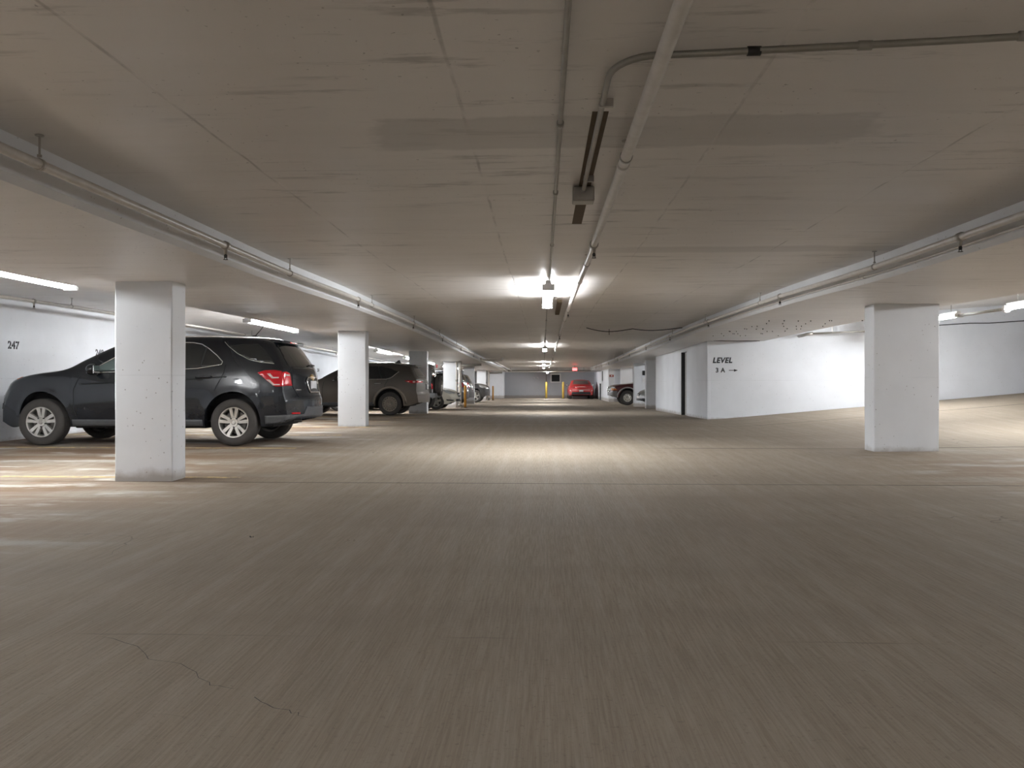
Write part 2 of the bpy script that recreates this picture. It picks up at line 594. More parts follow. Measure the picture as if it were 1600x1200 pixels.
struct(mesh_obj('wall_core', core_side(CY + .2, D0), M_wall))
struct(mesh_obj('wall_core', core_side(D1, CY2), M_wall))
struct(mesh_obj('wall_core', core_side(D0, D1, 1.98), M_wall))
struct(mesh_obj('wall_core_end', boxm((CX + .2, CY2 - .2, -.3), (10.5, CY2, 2.6)), M_wall))
dr = struct(mesh_obj('door_1', boxm((CX + .11, D0 + .005, fz(24) - .01), (CX + .16, D1 - .005, 1.97), .004), M_door))
mesh_obj('door_frame', boxm((CX + .004, D1 - .10, fz(24) - .01), (CX + .108, D1 - .002, 1.975), .004), M_black, dr)
mesh_obj('door_handle', tubem([(CX + .09, D0 + .12, 1.05), (CX + .09, D0 + .26, 1.05)], .012), M_galv, dr)
struct(mesh_obj('trim_1', boxm((CX - .015, CY - .015, fz(CY) - .02), (CX + .06, CY + .01, SOFF + fz(CY) - .004), .006), M_wall))
# right-hand bay beyond the core
struct(mesh_obj('wall_bay_right', boxm((10.5, CY2 - .2, -.4), (10.75, Y1 + .25, 2.7)), M_wall))
struct(mesh_obj('wall_bay_end', boxm((4.42, 50.0, -.4), (10.5, 50.25, 2.5)), M_wall))
struct(mesh_obj('wall_far_right', boxm((4.10, 49.9, -.4), (4.42, Y1, SOFF + fz(50) - .0)), M_wall))
struct(mesh_obj('wall_far_left', boxm((-4.25, 62.3, -.4), (-3.02, Y1, SOFF + fz(63))), M_wall))
struct(mesh_obj('ceiling_beam', boxm((BL1, 57.0, SOFF + fz(57)), (BR0, 64.0, CEIL + fz(57) + .05)), M_soff))


# ------------------------------------------------------------------ columns
def column(x0, x1, y0, d, label, group, mat=M_colm, z1=None):
    bm = boxm((x0, y0, fz(y0) - .03), (x1, y0 + d, (z1 or SOFF + min(fz(y0), fz(y0 + d)) + .004)), .012)
    # every column is a little rough: shift a few rows
    bmesh.ops.subdivide_edges(bm, edges=[e for e in bm.edges if abs(e.verts[0].co.z - e.verts[1].co.z) > 1], cuts=6)
    for v in bm.verts:
        v.co.x += random.uniform(-.003, .003)
        v.co.y += random.uniform(-.003, .003)
    o = mesh_obj('concrete_column', bm, mat)
    tag(o, label, 'column', group)
    return o


GL = 'columns along the left stalls'
GR = 'columns on the ramp side'
ordw = ['nearest big white square column standing left, in front of the black SUV',
        'second white column on the left, in front of the dusty brown SUV',
        'third white column on the left, behind the brown SUV bumper',
        'fourth left column, behind the nose of the cream white sedan',
        'fifth left column, just before the nose of the charcoal SUV',
        'sixth and farthest left column, behind the charcoal SUV hood']
for i, y in enumerate((8.05, 17.0, 26.1, 35.2, 44.2, 53.2)):
    column(-4.39, -3.79, y, .31, ordw[i], GL)
column(4.59, 5.48, 11.28, .33, 'wide white column standing at the foot of the ramp on the right', GR)
column(4.36, 4.98, 34.0, .35, 'grey column right beside the silver car nose, past the door wall', GR)
column(4.30, 4.92, 37.9, .32, 'white column between the silver car and the maroon SUV', GR)
column(4.40, 5.02, 45.2, .32, 'grey column rising behind the maroon SUV hood', GR)
column(4.06, 4.40, 49.4, .48, 'narrow column carrying the small red sign', GR)


# ------------------------------------------------------------------ painted lines on the floor
def stall_line(x0, x1, y, w=.10):
    n = max(2, int((x1 - x0) / .5))
    bm = bmesh.new()
    g = []
    for i in range(n + 1):
        x = x0 + (x1 - x0) * i / n
        ww = w * random.uniform(.8, 1.05)
        g.append([bm.verts.new((x, yy, floor_z(x, yy) + dz)) for yy, dz in ((y - ww / 2, 0), (y - ww / 2, .004), (y + ww / 2, .004), (y + ww / 2, 0))])
    for a, b in zip(g, g[1:]):
        for k in range(3):
            bm.faces.new((a[k], a[k + 1], b[k + 1], b[k]))
    return mesh_obj('parking_line', bm, M_yelw, floor)


def worn_yellow():
    m, nt, b = nmat('worn_yellow')
    P = N(nt, 'ShaderNodeNewGeometry').outputs['Position']
    f = remap(nt, noise(nt, P, 5, 6, .7), .42, .56)
    nt.links.new(mixc(nt, f, (.26, .205, .15), (.52, .38, .18)), b.inputs['Base Color'])
    b.inputs['Roughness'].default_value = .75
    return m


M_yelw = worn_yellow()
for y, x1 in ((8.36, -3.2), (11.55, -3.6), (14.2, -3.6), (16.75, -3.6), (19.6, -3.6), (22.4, -3.6), (25.4, -3.6), (28.3, -3.6), (31.2, -3.6), (34.2, -3.6), (37.4, -3.6), (40.4, -3.6)):
    stall_line(XL + .05, x1, y)


for pts in ([(-1.75, 3.1), (-1.55, 3.0), (-1.42, 2.86), (-1.30, 2.82), (-1.16, 2.68), (-1.10, 2.61), (-1.0, 2.58)], [(-.92, 2.52), (-.83, 2.44), (-.76, 2.41), (-.71, 2.38)]):
    bm = bmesh.new()
    g = []
    for i, (x, y) in enumerate(pts):
        for k in range(3):
            if i == len(pts) - 1 and k:
                break
            nx, ny = pts[min(i + 1, len(pts) - 1)]
            xx, yy = x + (nx - x) * k / 3 + random.uniform(-.012, .012), y + (ny - y) * k / 3 + random.uniform(-.012, .012)
            w = random.uniform(.0004, .0011)
            g.append([bm.verts.new((xx + w, yy + w, .0012)), bm.verts.new((xx - w, yy - w, .0012))])
    for a, b in zip(g, g[1:]):
        bm.faces.new((a[0], a[1], b[1], b[0]))
    mesh_obj('floor_crack', bm, M_dark, floor)

# ------------------------------------------------------------------ fluorescent lights
def make_light(label, loc, group, length=2.44, drop=.0, rz=0):
    """strip light along local Y, hung under the slab; loc is the top centre of its near end"""
    r = thing('fluorescent_light', label, 'light', loc, rz, group)
    w = .075
    z0 = -.0 - drop
    mesh_obj('housing', prism([(-.03, z0), (.03, z0), (.042, z0 - .045), (-.042, z0 - .045)], 0, length, 'Y'), M_lampb, r)
    pr = [(.068 * math.cos(t * math.pi / 8), z0 - .080 - .040 * math.sin(t * math.pi / 8)) for t in range(16)]
    mesh_obj('diffuser', prism(pr, .035, length - .035, 'Y'), M_lamp, r)
    for yy in (0, length - .03):
        mesh_obj('end_cap', boxm((-w - .004, yy - .004, z0 - .125), (w + .004, yy + .034, z0 - .045), .006), M_lampb, r)
    if drop > .02:
        for yy in (.3, length - .3):
            mesh_obj('hanger_rod', tubem([(0, yy, z0), (0, yy, 0)], .006, 6), M_galv, r)
    return r


GA, GB, GC = 'strip lights along the aisle', 'strip lights over the left stalls', 'strip lights over the ramp'
for y, lb in ((-9.5, 'added strip light over the aisle far behind the viewpoint'),
              (-4.2, 'added strip light over the aisle just behind the viewpoint'),  # both lights behind the viewpoint are added to brighten the foreground
              (10.0, 'largest lit strip light at the centre of the aisle ceiling'),
              (26.0, 'second lit strip light down the aisle ceiling'),
              (42.0, 'third small strip light down the aisle ceiling'),
              (50.5, 'fourth tiny strip light on the aisle ceiling, before the cross pipe')):
    make_light(lb, (.07, y, CEIL + min(fz(y), fz(y + 2.5)) - .004), GA, drop=.03)
LB = 'added strip light over the left stalls '  # lights with this prefix are added to brighten foreground, stalls and far half
for y, lb in ((-6.0, LB + 'well behind the viewpoint'), (-.5, LB + 'level with the viewpoint'),
              (6.9, 'lit strip light at the left edge, above the number 247'),
              (15.0, 'lit strip light seen just above the black SUV tailgate'),
              (26.8, 'lit strip light seen right of the second left column'),
              (32.5, LB + 'over the cream white sedan'), (38.5, LB + 'over the dark blue SUV'),
              (44.5, LB + 'beyond the fifth column'), (50.0, LB + 'over the charcoal SUV nose'), (56.0, LB + 'nearest the far wall')):
    make_light(lb, (-5.62, y, CEIL + .02 + min(fz(y), fz(y + 3)) - .006), GB, 3.0 if y == 15.0 else 2.44, drop=.065 if y == 6.9 else .10)
for y, ln, lb in ((-3.0, 2.44, 'added strip light over the ramp side, behind the viewpoint'), (1.0, 2.44, 'added strip light over the ramp side, level with the viewpoint'), (6.9, 2.44, 'added strip light over the ramp side, out of view to the right'),  # these three unseen lights are added to brighten the wide column and foreground
                  (12.0, 2.44, 'hanging tube light over the ramp at the right edge'),
                  (16.1, 1.25, 'lit tube light over the ramp right beside the wide column'),
                  (18.0, 2.0, 'tube light near the ramp wall, hidden behind the wide column')):
    zt = 2.52 + (8.2 - BR1) * 1.03 / (XR - BR1) + fz(y + 1.2)
    make_light(lb, (8.2, y, zt - .004), GC, ln, drop=.34)
make_light('lowest tiny strip light near the far wall vent', (.35, 58.2, SOFF + fz(61) - .004), GA)
make_light('strip light over the bay of the silver car', (7.2, 35.2, CEIL + .02 + fz(38) - .006), 'strip lights in the far right bay')
make_light('strip light over the bay of the maroon SUV', (7.2, 43.6, CEIL + .02 + fz(46.5) - .006), 'strip lights in the far right bay')


# ------------------------------------------------------------------ pipes and conduits
def ypipe(x, zoff, y0, y1):
    n = max(2, int((y1 - y0) / 1.0))
    return [(x, y0 + (y1 - y0) * i / n, zoff + fz(y0 + (y1 - y0) * i / n)) for i in range(n + 1)]


def ring(bm, x, y, z, r, w=.03):
    lathe(bm, [(-w / 2, r * .8), (-w / 2, r), (w / 2, r), (w / 2, r * .8)], (x, y, z), 'Y', 14, False)


def hang(root, x, y, z, top, pr):
    """threaded rod with a clevis loop round the pipe"""
    bm = bmesh.new()
    tube(bm, [(x, y, z + pr + .012), (x, y, top)], .006, 6)
    lathe(bm, [(0, .022), (.006, .022)], (x, y, top - .008), 'Z', 10)
    lathe(bm, [(0, .013), (.012, .013)], (x, y, z + pr + .012), 'Z', 6)
    h = mesh_obj('hanger_rod', bm, M_galv, root)
    bm = bmesh.new()
    lathe(bm, [(-.012, pr + .001), (-.012, pr + .006), (.012, pr + .006), (.012, pr + .001)], (x, y, z), 'Y', 16, True)
    mesh_obj('hanger_loop', bm, M_galv, root, True)


def sprinkler(root, x, y, z, pr):
    bm = bmesh.new()
    ring(bm, x, y, z, pr + .010, .05)
    lathe(bm, [(-.045, .012), (-.012, .016), (0, .020)], (x, y, z - pr), 'Z', 10)
    mesh_obj('tee_fitting', bm, M_galv, root, True)
    bm = bmesh.new()
    lathe(bm, [(-.075, .008), (-.06, .010), (-.045, .010)], (x, y, z - pr), 'Z', 8)
    lathe(bm, [(-.090, .020), (-.087, .020)], (x, y, z - pr), 'Z', 10)
    tube(bm, [(x - .012, y, z - pr - .05), (x - .010, y, z - pr - .088)], .003, 5)
    tube(bm, [(x + .012, y, z - pr - .05), (x + .010, y, z - pr - .088)], .003, 5)
    mesh_obj('sprinkler_head', bm, M_black, root)


def pipe_run(name, label, x, z, y0, y1, r, rods, heads, top, mat=M_pipe, cat='pipe', couplings=()):
    root = thing(name, label, cat, (0, 0, 0))
    mesh_obj('pipe', tubem(ypipe(x, z, y0, y1), r, 14), mat, root, True)
    for y in rods:
        hang(root, x, y, z + fz(y), top + fz(y), r)
    for y in heads:
        sprinkler(root, x, y, z + fz(y), r)
    for y in couplings:
        bm = bmesh.new()
        ring(bm, x, y, z + fz(y), r + .006, .05)
        mesh_obj('coupling', bm, mat, root, True)
    return root


pipe_run('sprinkler_pipe', 'cream sprinkler pipe along the left beam with hangers and drop heads', -2.60, 2.135, -6, 33.5, .026,
         (-.1, 4.04, 8.14, 12.1, 16.1, 20.1, 24.1, 28.1), (1.7, 6.47, 11.2, 16.0, 20.7, 25.4, 30.1), CEIL)
pipe_run('sprinkler_pipe', 'cream sprinkler pipe along the right beam with hangers and drop heads', 3.22, 2.135, -6, 56.5, .026,
         (-.1, 3.9, 7.9, 12.0, 16.0, 20.0, 24.0, 28.0, 32, 36, 40, 44, 48, 52), (1.6, 6.3, 11.0, 15.7, 20.4, 25.1, 29.8, 34.5, 39.2, 43.9, 48.6, 53.3), CEIL)
pipe_run('electrical_conduit', 'thin white conduit on the face of the right beam under the pipe', 3.355, 2.105, -4, 56, .011, (), (), CEIL, M_pipe, 'conduit', (2.5, 5.5, 8.5, 11.5, 14.5, 17.5))
pipe_run('sprinkler_main', 'thick white pipe running down the middle of the aisle ceiling', .44, 2.20, -4, 56.6, .029,
         (1.6, 4.25, 8.0, 12.2, 16.2, 20.2, 24.4, 28.4, 32.4), (6.9, 13.9, 20.9, 27.9, 34.9), CEIL, M_pipe, 'pipe', (4.4, 9.6, 16.0, 23.0))
pipe_run('electrical_conduit', 'thin dull conduit leading to the central strip light', .085, 2.265, -1.7, 9.99, .012, (), (), CEIL, M_cond, 'conduit', (3.9, 5.3, 7.3))
pipe_run('electrical_conduit', 'thin conduit between the first and second aisle lights', .075, 2.262, 12.5, 25.9, .010, (), (), CEIL, M_cond, 'conduit', (14, 17, 20, 23))
pipe_run('electrical_conduit', 'thin conduit beyond the second aisle light', .075, 2.262, 28.5, 41.9, .010, (), (), CEIL, M_cond, 'conduit', (32, 36))
pipe_run('sprinkler_pipe', 'white sprinkler pipe high along the left stall wall', -7.55, 2.17, -6, 61, .022,
         (2.0, 6.0, 9.0, 12.55, 16.5, 20.5, 24.5, 28.5), (3.5, 7.2, 11.6, 15.9, 20.0, 24.2, 29), CEIL + .02)

# bent conduit that feeds the junction box
root = thing('bent_conduit', 'conduit crossing the ceiling from the right and bending to a box', 'conduit', (0, 0, 0))
pts = [(4.0 - .001, 2.88, 2.262)] if False else []
pts = [(3.30, 2.80, 2.262), (2.4, 2.90, 2.262), (1.5, 3.00, 2.262), (.60, 3.08, 2.262)]
for k in range(9):
    a = math.pi / 2 * k / 8
    pts.append((.45 - .18 * math.sin(a), 3.09 + .22 * (1 - math.cos(a)), 2.262))
pts += [(.268, 4.0, 2.262), (.265, 4.6, 2.262), (.265, 5.19, 2.255)]
mesh_obj('pipe', tubem(pts, .0135, 12), M_cond, root, True)
for cx, cy in ((.80, 3.065), (1.20, 3.03), (1.75, 2.97)):
    bm = bmesh.new()
    lathe(bm, [(-.025, .018), (.025, .018)], (cx, cy, 2.262), 'X', 12)
    mesh_obj('coupling', bm, M_black if cx == .80 else M_cond, root, True)
for cx, cy in ((.268, 3.62), (.265, 4.95)):
    bm = bmesh.new()
    box(bm, (cx - .012, cy - .008, 2.247), (cx + .05, cy + .008, CEIL - .004))
    lathe(bm, [(-.01, .017), (.01, .017)], (cx, cy, 2.262), 'Y', 12)
    mesh_obj('strap_clip', bm, M_galv, root)
bm = boxm((.195, 5.19, 2.185), (.335, 5.31, 2.282), .008)
jb = mesh_obj('junction_box', bm, M_cond)
tag(jb, 'small grey metal junction box at the end of the bent conduit', 'junction box')
mesh_obj('cover_plate', boxm((.203, 5.182, 2.193), (.327, 5.1895, 2.274), .003), M_galv, jb)
mesh_obj('conduit_nut', lathe(bmesh.new(), [(-.02, .022), (0, .022)], (.265, 5.185, 2.250), 'Y', 6), M_galv, jb)
ms = mesh_obj('light_mark', boxm((.235, 3.80, CEIL - .003), (.312, 6.45, CEIL + .02)), M_bare)
tag(ms, 'long narrow bare brown strip on the ceiling above the junction box', 'ceiling mark')
ms2 = mesh_obj('light_mark', boxm((.235, 12.9, CEIL + fz(13.6) - .008), (.312, 15.2, CEIL + .02)), M_bare)
tag(ms2, 'short bare brown strip on the ceiling past the central light', 'ceiling mark')

# loose cable loops on the right of the aisle ceiling
bm = bmesh.new()
pts = []
for i in range(25):
    t = i / 24
    x = 1.05 + 2.3 * t
    pts.append((x, 19.3 + .4 * math.sin(t * 3), CEIL + fz(19.3) - .022 - .09 * abs(math.sin(t * math.pi * 2.0)) * (1 - t * .7)))
tube(bm, pts, .010, 6)
tube(bm, [(1.62, 19.6, 2.34), (1.62, 19.6, 2.20)], .008, 6)
tag(mesh_obj('loose_cable', bm, M_black), 'loose dark cable drooping under the aisle ceiling right of centre', 'cable')
bm = bmesh.new()
tube(bm, [(4.42 + i * .30, 20.9 - .1 * math.sin(i), 2.125 - .02 * abs(math.sin(i * .9))) for i in range(5)], .008, 6)
tag(mesh_obj('loose_cable', bm, M_black), 'thin dark cable under the beam above the level sign', 'cable')

# far pipes: cross main, manifold, two drain stacks
root = thing('cross_pipe', 'long dark pipe crossing the far end of the aisle', 'pipe', (0, 0, 0))
mesh_obj('pipe', tubem([(-4.1, 56.7, 2.04 - .10), (6.0, 56.7, 2.04 - .10)], .05, 12), M_cond, root, True)
for x in (-2.3, -.3, 1.0, 2.9):
    mesh_obj('hanger_rod', tubem([(x, 56.7, 1.95), (x, 56.7, CEIL + fz(56.7))], .012, 6), M_cond, root)
root = thing('pipe_manifold', 'cluster of bent pipes under the left beam beyond the fourth column', 'pipe', (0, 0, 0))
zz = 2.02 + fz(34)
for pts, r in (([(-2.60, 33.56, zz + .10), (-2.60, 34.0, zz + .06), (-2.3, 34.2, zz + .03), (-1.75, 34.2, zz + .03), (-1.72, 34.2, zz + .16)], .045),
               ([(-2.60, 33.8, zz), (-2.60, 36.0, zz), (-2.52, 46, zz - .02), (-2.5, 56.6, zz - .06)], .04),
               ([(-2.25, 34.2, zz + .05), (-2.25, 40, zz + .05), (-2.2, 56.6, zz - .04)], .035)):
    mesh_obj('pipe', tubem(pts, r, 12), M_pipe if r < .05 else M_cond, root, True)
for x, y, lb in ((-3.62, 34.9, 'cream vertical drain pipe in front of the fourth left column'),
                 (-3.70, 54.6, 'far vertical drain pipe beside the white wall end')):
    root = thing('drain_pipe', lb, 'pipe', (x, y, fz(y)), 0, 'drain pipes by the left columns')
    mesh_obj('pipe', tubem([(0, 0, -.01), (0, 0, 2.03)], .075, 14), M_pipe, root, True)
    for z in (.12, .95, 1.75):
        mesh_obj('collar', lathe(bmesh.new(), [(-.05, .092), (.05, .092)], (0, 0, z), 'Z', 14), M_pipe if z > .5 else M_cond, root, True)
    bm = bmesh.new()
    tube(bm, [(0, 0, 1.86), (.5, .05, 1.86), (.7, .08, 1.88), (.93, .1, 1.89)], .05, 10)
    mesh_obj('branch', bm, M_cond, root, True)
    tb = thing('side_pipe', 'thin ' + ('pipe beside the cream drain pipe' if y < 40 else 'pipe beside the far drain pipe'), 'pipe', (x - .16, y + .05, fz(y)))
    mesh_obj('pipe', tubem([(0, 0, -.01), (0, 0, 2.03)], .03, 10), M_pipe, tb, True)
    mesh_obj('collar', lathe(bmesh.new(), [(-.04, .045), (.04, .045)], (0, 0, 1.2), 'Z', 10), M_galv, tb, True)


def bollard(x, y, h, r, mat, label):
    o = thing('bollard', label, 'bollard', (x, y, fz(y)), 0, 'yellow guard posts')
    mesh_obj('post', lathe(bmesh.new(), [(-.02, r), (h - .05, r), (h - .02, r * .85), (h, r * .5)], (0, 0, 0), 'Z', 16), mat, o, True)
    mesh_obj('base_ring', lathe(bmesh.new(), [(-.01, r * 1.5), (.025, r * 1.45)], (0, 0, 0), 'Z', 16), M_trim, o)


bollard(-3.36, 34.6, .98, .055, M_bollo, 'orange guard post beside the cream drain pipe')
bollard(-3.38, 54.3, .98, .055, M_bollo, 'orange guard post beside the far drain pipe')
bollard(.27, 61.2, 1.28, .085, M_boll, 'yellow guard post left of the wall vent')
bollard(1.56, 61.2, 1.28, .085, M_boll, 'yellow guard post right of the wall vent')

# conduits over the ramp
root = thing('ramp_conduit', 'brown conduit over the ramp leading to the hanging tube light', 'conduit', (0, 0, 0))
mesh_obj('pipe', tubem([(8.2, 14.46, 2.33), (8.2, 16.09, 2.35)], .028, 10), M_cond, root, True)
mesh_obj('coupling', lathe(bmesh.new(), [(0, .07), (.06, .07)], (8.2, 14.45, 2.33), 'Y', 14), M_lampb, root, True)
root = thing('ramp_conduit', 'conduit with an elbow in front of the ramp wall, left of the wide column', 'conduit', (0, 0, 0))
mesh_obj('pipe', tubem([(6.75, 20.6, 2.28), (7.6, 20.5, 2.31), (9.5, 20.4, 2.36)], .022, 10), M_cond, root, True)
mesh_obj('elbow', tubem([(6.62, 20.95, 2.235), (6.64, 20.7, 2.24), (6.70, 20.62, 2.265), (6.85, 20.59, 2.283)], .040, 10), M_galv, root, True)
for x in (7.3, 8.9):
    zc = 2.52 + (x - BR1) * 1.03 / (XR - BR1) + fz(20.5)
    mesh_obj('hanger_rod', tubem([(x, 20.48, 2.31), (x, 20.48, zc + .002)], .008, 6), M_galv, root)
pipe_run('sprinkler_pipe', 'sprinkler pipe over the ramp beside the beam edge', 6.3, 2.44, 2, 20.8, .02, (3.0, 7.0, 11.2, 15.5), (4.2, 9.0, 12.3, 17.0), 2.53)
root = thing('wall_cable', 'dark cable running along the top of the ramp wall', 'cable', (0, 0, 0))
mesh_obj('cable', tubem([(9.0 + .5 * i, 21.08, 2.47 + .022 * i + .012 * math.sin(i * 2.1)) for i in range(16)], .011, 6), M_black, root)
root = thing('wall_conduit', 'dark vertical conduit on the left wall beside the nearest column', 'conduit', (XL + .03, 16.1, 0))
mesh_obj('pipe', tubem([(0, 0, 1.05), (0, 0, 2.3)], .022, 8), M_cond, root, True)
mesh_obj('outlet_box', boxm((-.028, -.06, 1.0), (.05, .06, 1.16), .008), M_cond, root)


# ------------------------------------------------------------------ stencilled writing
def text_mesh(s, height, xs=1.0, shear=0.0, bold=.02, stencil=0.0, space=1.0):
    cu = bpy.data.curves.new('t', 'FONT')
    cu.body = s
    cu.size = 1.0
    cu.shear = shear
    cu.offset = bold
    cu.space_character = space
    cu.extrude = .0
    cu.align_x = 'LEFT'
    ob = bpy.data.objects.new('t', cu)
    COL.objects.link(ob)
    me = bpy.data.meshes.new_from_object(ob.evaluated_get(bpy.context.evaluated_depsgraph_get()))
    bpy.data.objects.remove(ob, do_unlink=True)
    bm = bmesh.new()
    bm.from_mesh(me)
    bmesh.ops.remove_doubles(bm, verts=bm.verts, dist=1e-5)
    y0 = min(v.co.y for v in bm.verts)
    y1 = max(v.co.y for v in bm.verts)
    x0 = min(v.co.x for v in bm.verts)
    k = height / (y1 - y0)
    for v in bm.verts:
        v.co = ((v.co.x - x0) * k * xs, (v.co.y - y0) * k, 0)
    if stencil:
        # bridge gaps: one slit through the middle of each glyph
        seen = set()
        isl = []
        bm.faces.ensure_lookup_table()
        for f in bm.faces:
            if f in seen:
                continue
            st = [f]
            seen.add(f)
            cur = []
            while st:
                g = st.pop()
                cur.append(g)
                for e in g.edges:
                    for h in e.link_faces:
                        if h not in seen:
                            seen.add(h)
                            st.append(h)
            isl.append(cur)
        cuts = []
        for cur in isl:
            xx = [v.co.x for f in cur for v in f.verts]
            cuts.append((min(xx) + max(xx)) / 2)
        for c in cuts:
            for s_ in (-1, 1):
                bmesh.ops.bisect_plane(bm, geom=bm.verts[:] + bm.edges[:] + bm.faces[:], plane_co=(c + s_ * stencil / 2, 0, 0), plane_no=(1, 0, 0))
            bmesh.ops.delete(bm, geom=[f for f in bm.faces if abs(f.calc_center_median().x - c) < stencil / 2], context='FACES')
    r = bmesh.ops.extrude_face_region(bm, geom=bm.faces[:])
    for v in r['geom']:
        if isinstance(v, bmesh.types.BMVert):
            v.co.z += .002
    return bm


def writing(name, bm, label, mtx, cat='painted number', group=None):
    bmesh.ops.transform(bm, matrix=mtx, verts=bm.verts)
    o = mesh_obj(name, bm, M_stencil)
    return tag(o, label, cat, group)


onleft = Matrix(((0, 0, 1, 0), (1, 0, 0, 0), (0, 1, 0, 0), (0, 0, 0, 1)))      # text runs along +Y, faces +X
onramp = Matrix(((1, 0, 0, 0), (0, 0, -1, 0), (0, 1, 0, 0), (0, 0, 0, 1)))     # text runs along +X, faces -Y
GN = 'stall numbers on the left wall'
for s, y, z, lb in (('247', 12.77, 1.575, 'black stencilled number 247 on the white left wall'),
                    ('248', 15.34, 1.55, 'black stencilled number partly hidden behind the black SUV windscreen'),
                    ('254', 30.75, 1.475, 'tiny stencilled number above the brown SUV hood')):
    writing('stall_number', text_mesh(s, .135, 1.0, 0, .04, .010, 1.12), lb, Matrix.Translation((XL + .0005, y, z)) @ onleft, 'painted number', GN)
writing('level_sign', text_mesh('LEVEL', .150, .92, .22, .045, 0, 1.12), 'black italic stencilled word LEVEL on the white ramp wall',
        Matrix.Translation((4.44, CY - .0005, 1.545)) @ onramp, 'painted word')
writing('level_sign', text_mesh('3 A', .125, .95, 0, .032, 0, 1.1), 'black stencilled 3 A under the word LEVEL',
        Matrix.Translation((4.52, CY - .0005, 1.30)) @ onramp, 'painted word')
bm = prism([(0, -.009), (.13, -.009), (.13, -.034), (.235, 0), (.13, .034), (.13, .009), (0, .009)], 0, .002, 'Z')
writing('arrow_mark', bm, 'black painted arrow pointing right beside 3 A', Matrix.Translation((4.86, CY - .0005, 1.355)) @ onramp, 'painted arrow')

# ------------------------------------------------------------------ far-end fittings
v = thing('wall_vent', 'square white framed dark wall vent between the yellow posts', 'vent', (1.03, Y1, 0))
bm = bmesh.new()
for a, b in (((-.42, -.10, 1.10), (.42, 0, 1.20)), ((-.42, -.10, 1.74), (.42, 0, 1.84)), ((-.42, -.10, 1.2), (-.32, 0, 1.74)), ((.32, -.10, 1.2), (.42, 0, 1.74))):
    box(bm, a, b)
mesh_obj('frame', bm, M_signw, v)
mesh_obj('backing', boxm((-.32, -.02, 1.2), (.32, 0, 1.74)), M_dark, v)
for k in range(7):
    mesh_obj('slat', boxm((-.32, -.07, 1.23 + k * .073), (.32, -.03, 1.245 + k * .073)), M_black, v)
v = thing('wall_conduit', 'thin dark conduit on the far wall beside the vent', 'conduit', (.28, Y1, 0))
mesh_obj('pipe', tubem([(0, -.04, .9), (0, -.04, 1.92), (.3, -.04, 1.92), (1.0, -.04, 1.92), (1.0, -.04, 1.84)], .03, 8), M_cond, v, True)
mesh_obj('outlet_box', boxm((-.06, -.09, .8), (.06, -.001, .95), .01), M_cond, v)
v = thing('emergency_light', 'small twin-headed emergency light on the grey far wall', 'light', (-.55, Y1, 1.35))
mesh_obj('battery_box', boxm((-.16, -.09, -.12), (.16, -.001, .05), .01), M_farw, v)
for sx in (-.14, .14):
    mesh_obj('lamp_head', lathe(bmesh.new(), [(-.10, .075), (-.04, .06), (0, .03)], (sx, -.06, .12), 'Y', 12), M_signw, v, True)
v = thing('exit_sign', 'glowing red sign hanging at the far right of the aisle', 'sign', (2.02, 50.5, 0))
mesh_obj('case', boxm((-.15, -.005, 1.83), (.15, .08, 2.02), .01), M_black, v)
mesh_obj('lit_face', boxm((-.14, -.012, 1.84), (.14, -.0055, 2.01)), M_red, v)
mesh_obj('hanger_rod', tubem([(0, .04, 2.02), (0, .04, CEIL + fz(50.5))], .012, 6), M_galv, v)
v = thing('notice_sign', 'small red sign on the narrow far right column', 'sign', (4.23, 49.4, 1.50))
mesh_obj('plate', boxm((-.13, -.02, -.07), (.13, -.004, .07)), M_signr, v)
mesh_obj('print_patch', boxm((-.035, -.023, -.03), (.045, -.0205, .03)), M_signw, v)
v = thing('notice_sign', 'dark narrow sign on the white wall beside the red car', 'sign', (4.10, 55.0, 1.55))
mesh_obj('plate', boxm((-.03, -.35, -.33), (-.002, .35, .33), .006), M_trim, v)
mesh_obj('bracket', boxm((-.028, -.05, -.40), (-.004, .05, -.33)), M_galv, v)
v = thing('wall_post', 'dark slim post against the white wall right of the red car', 'post', (3.98, 55.6, fz(55.6)))
mesh_obj('post', boxm((-.05, -.05, -.01), (.05, .05, 1.1), .01), M_trim, v)
mesh_obj('cap', boxm((-.06, -.06, 1.1), (.06, .06, 1.14), .008), M_black, v)
for z, lb, mt in ((1.52, 'dark small sign on the white column above the silver car', M_black), (1.19, 'white small sign on the white column above the silver car', M_signw)):
    v = thing('notice_sign', lb, 'sign', (4.86, 37.9, z))
    mesh_obj('plate', boxm((-.17, -.02, -.11), (.06, -.004, .11)), mt, v)
    mesh_obj('print_patch', boxm((-.02, -.024, -.08), (.05, -.0205, .08)), M_trim, v)
for px, py, s, lb in ((-1.23, 5.05, .07, 'small pale dry leaf lying on the concrete left of centre'), (-1.9, 5.15, .03, 'tiny dark leaf scrap on the concrete near the pale leaf')):
    bm = bmesh.new()
    n = 9
    top = [bm.verts.new((px + s * (i / (n - 1) - .5), py + s * .22 * math.sin(math.pi * i / (n - 1)), .004 + .006 * math.sin(i))) for i in range(n)]
    bot = [bm.verts.new((px + s * (i / (n - 1) - .5), py - s * .22 * math.sin(math.pi * i / (n - 1)) - .001, .002 + .003 * math.sin(i * 1.3))) for i in range(n)]
    for i in range(n - 1):
        bm.faces.new((top[i], top[i + 1], bot[i + 1], bot[i]))
    tag(mesh_obj('dry_leaf', bm, M_leaf if s > .05 else M_dark), lb, 'leaf')


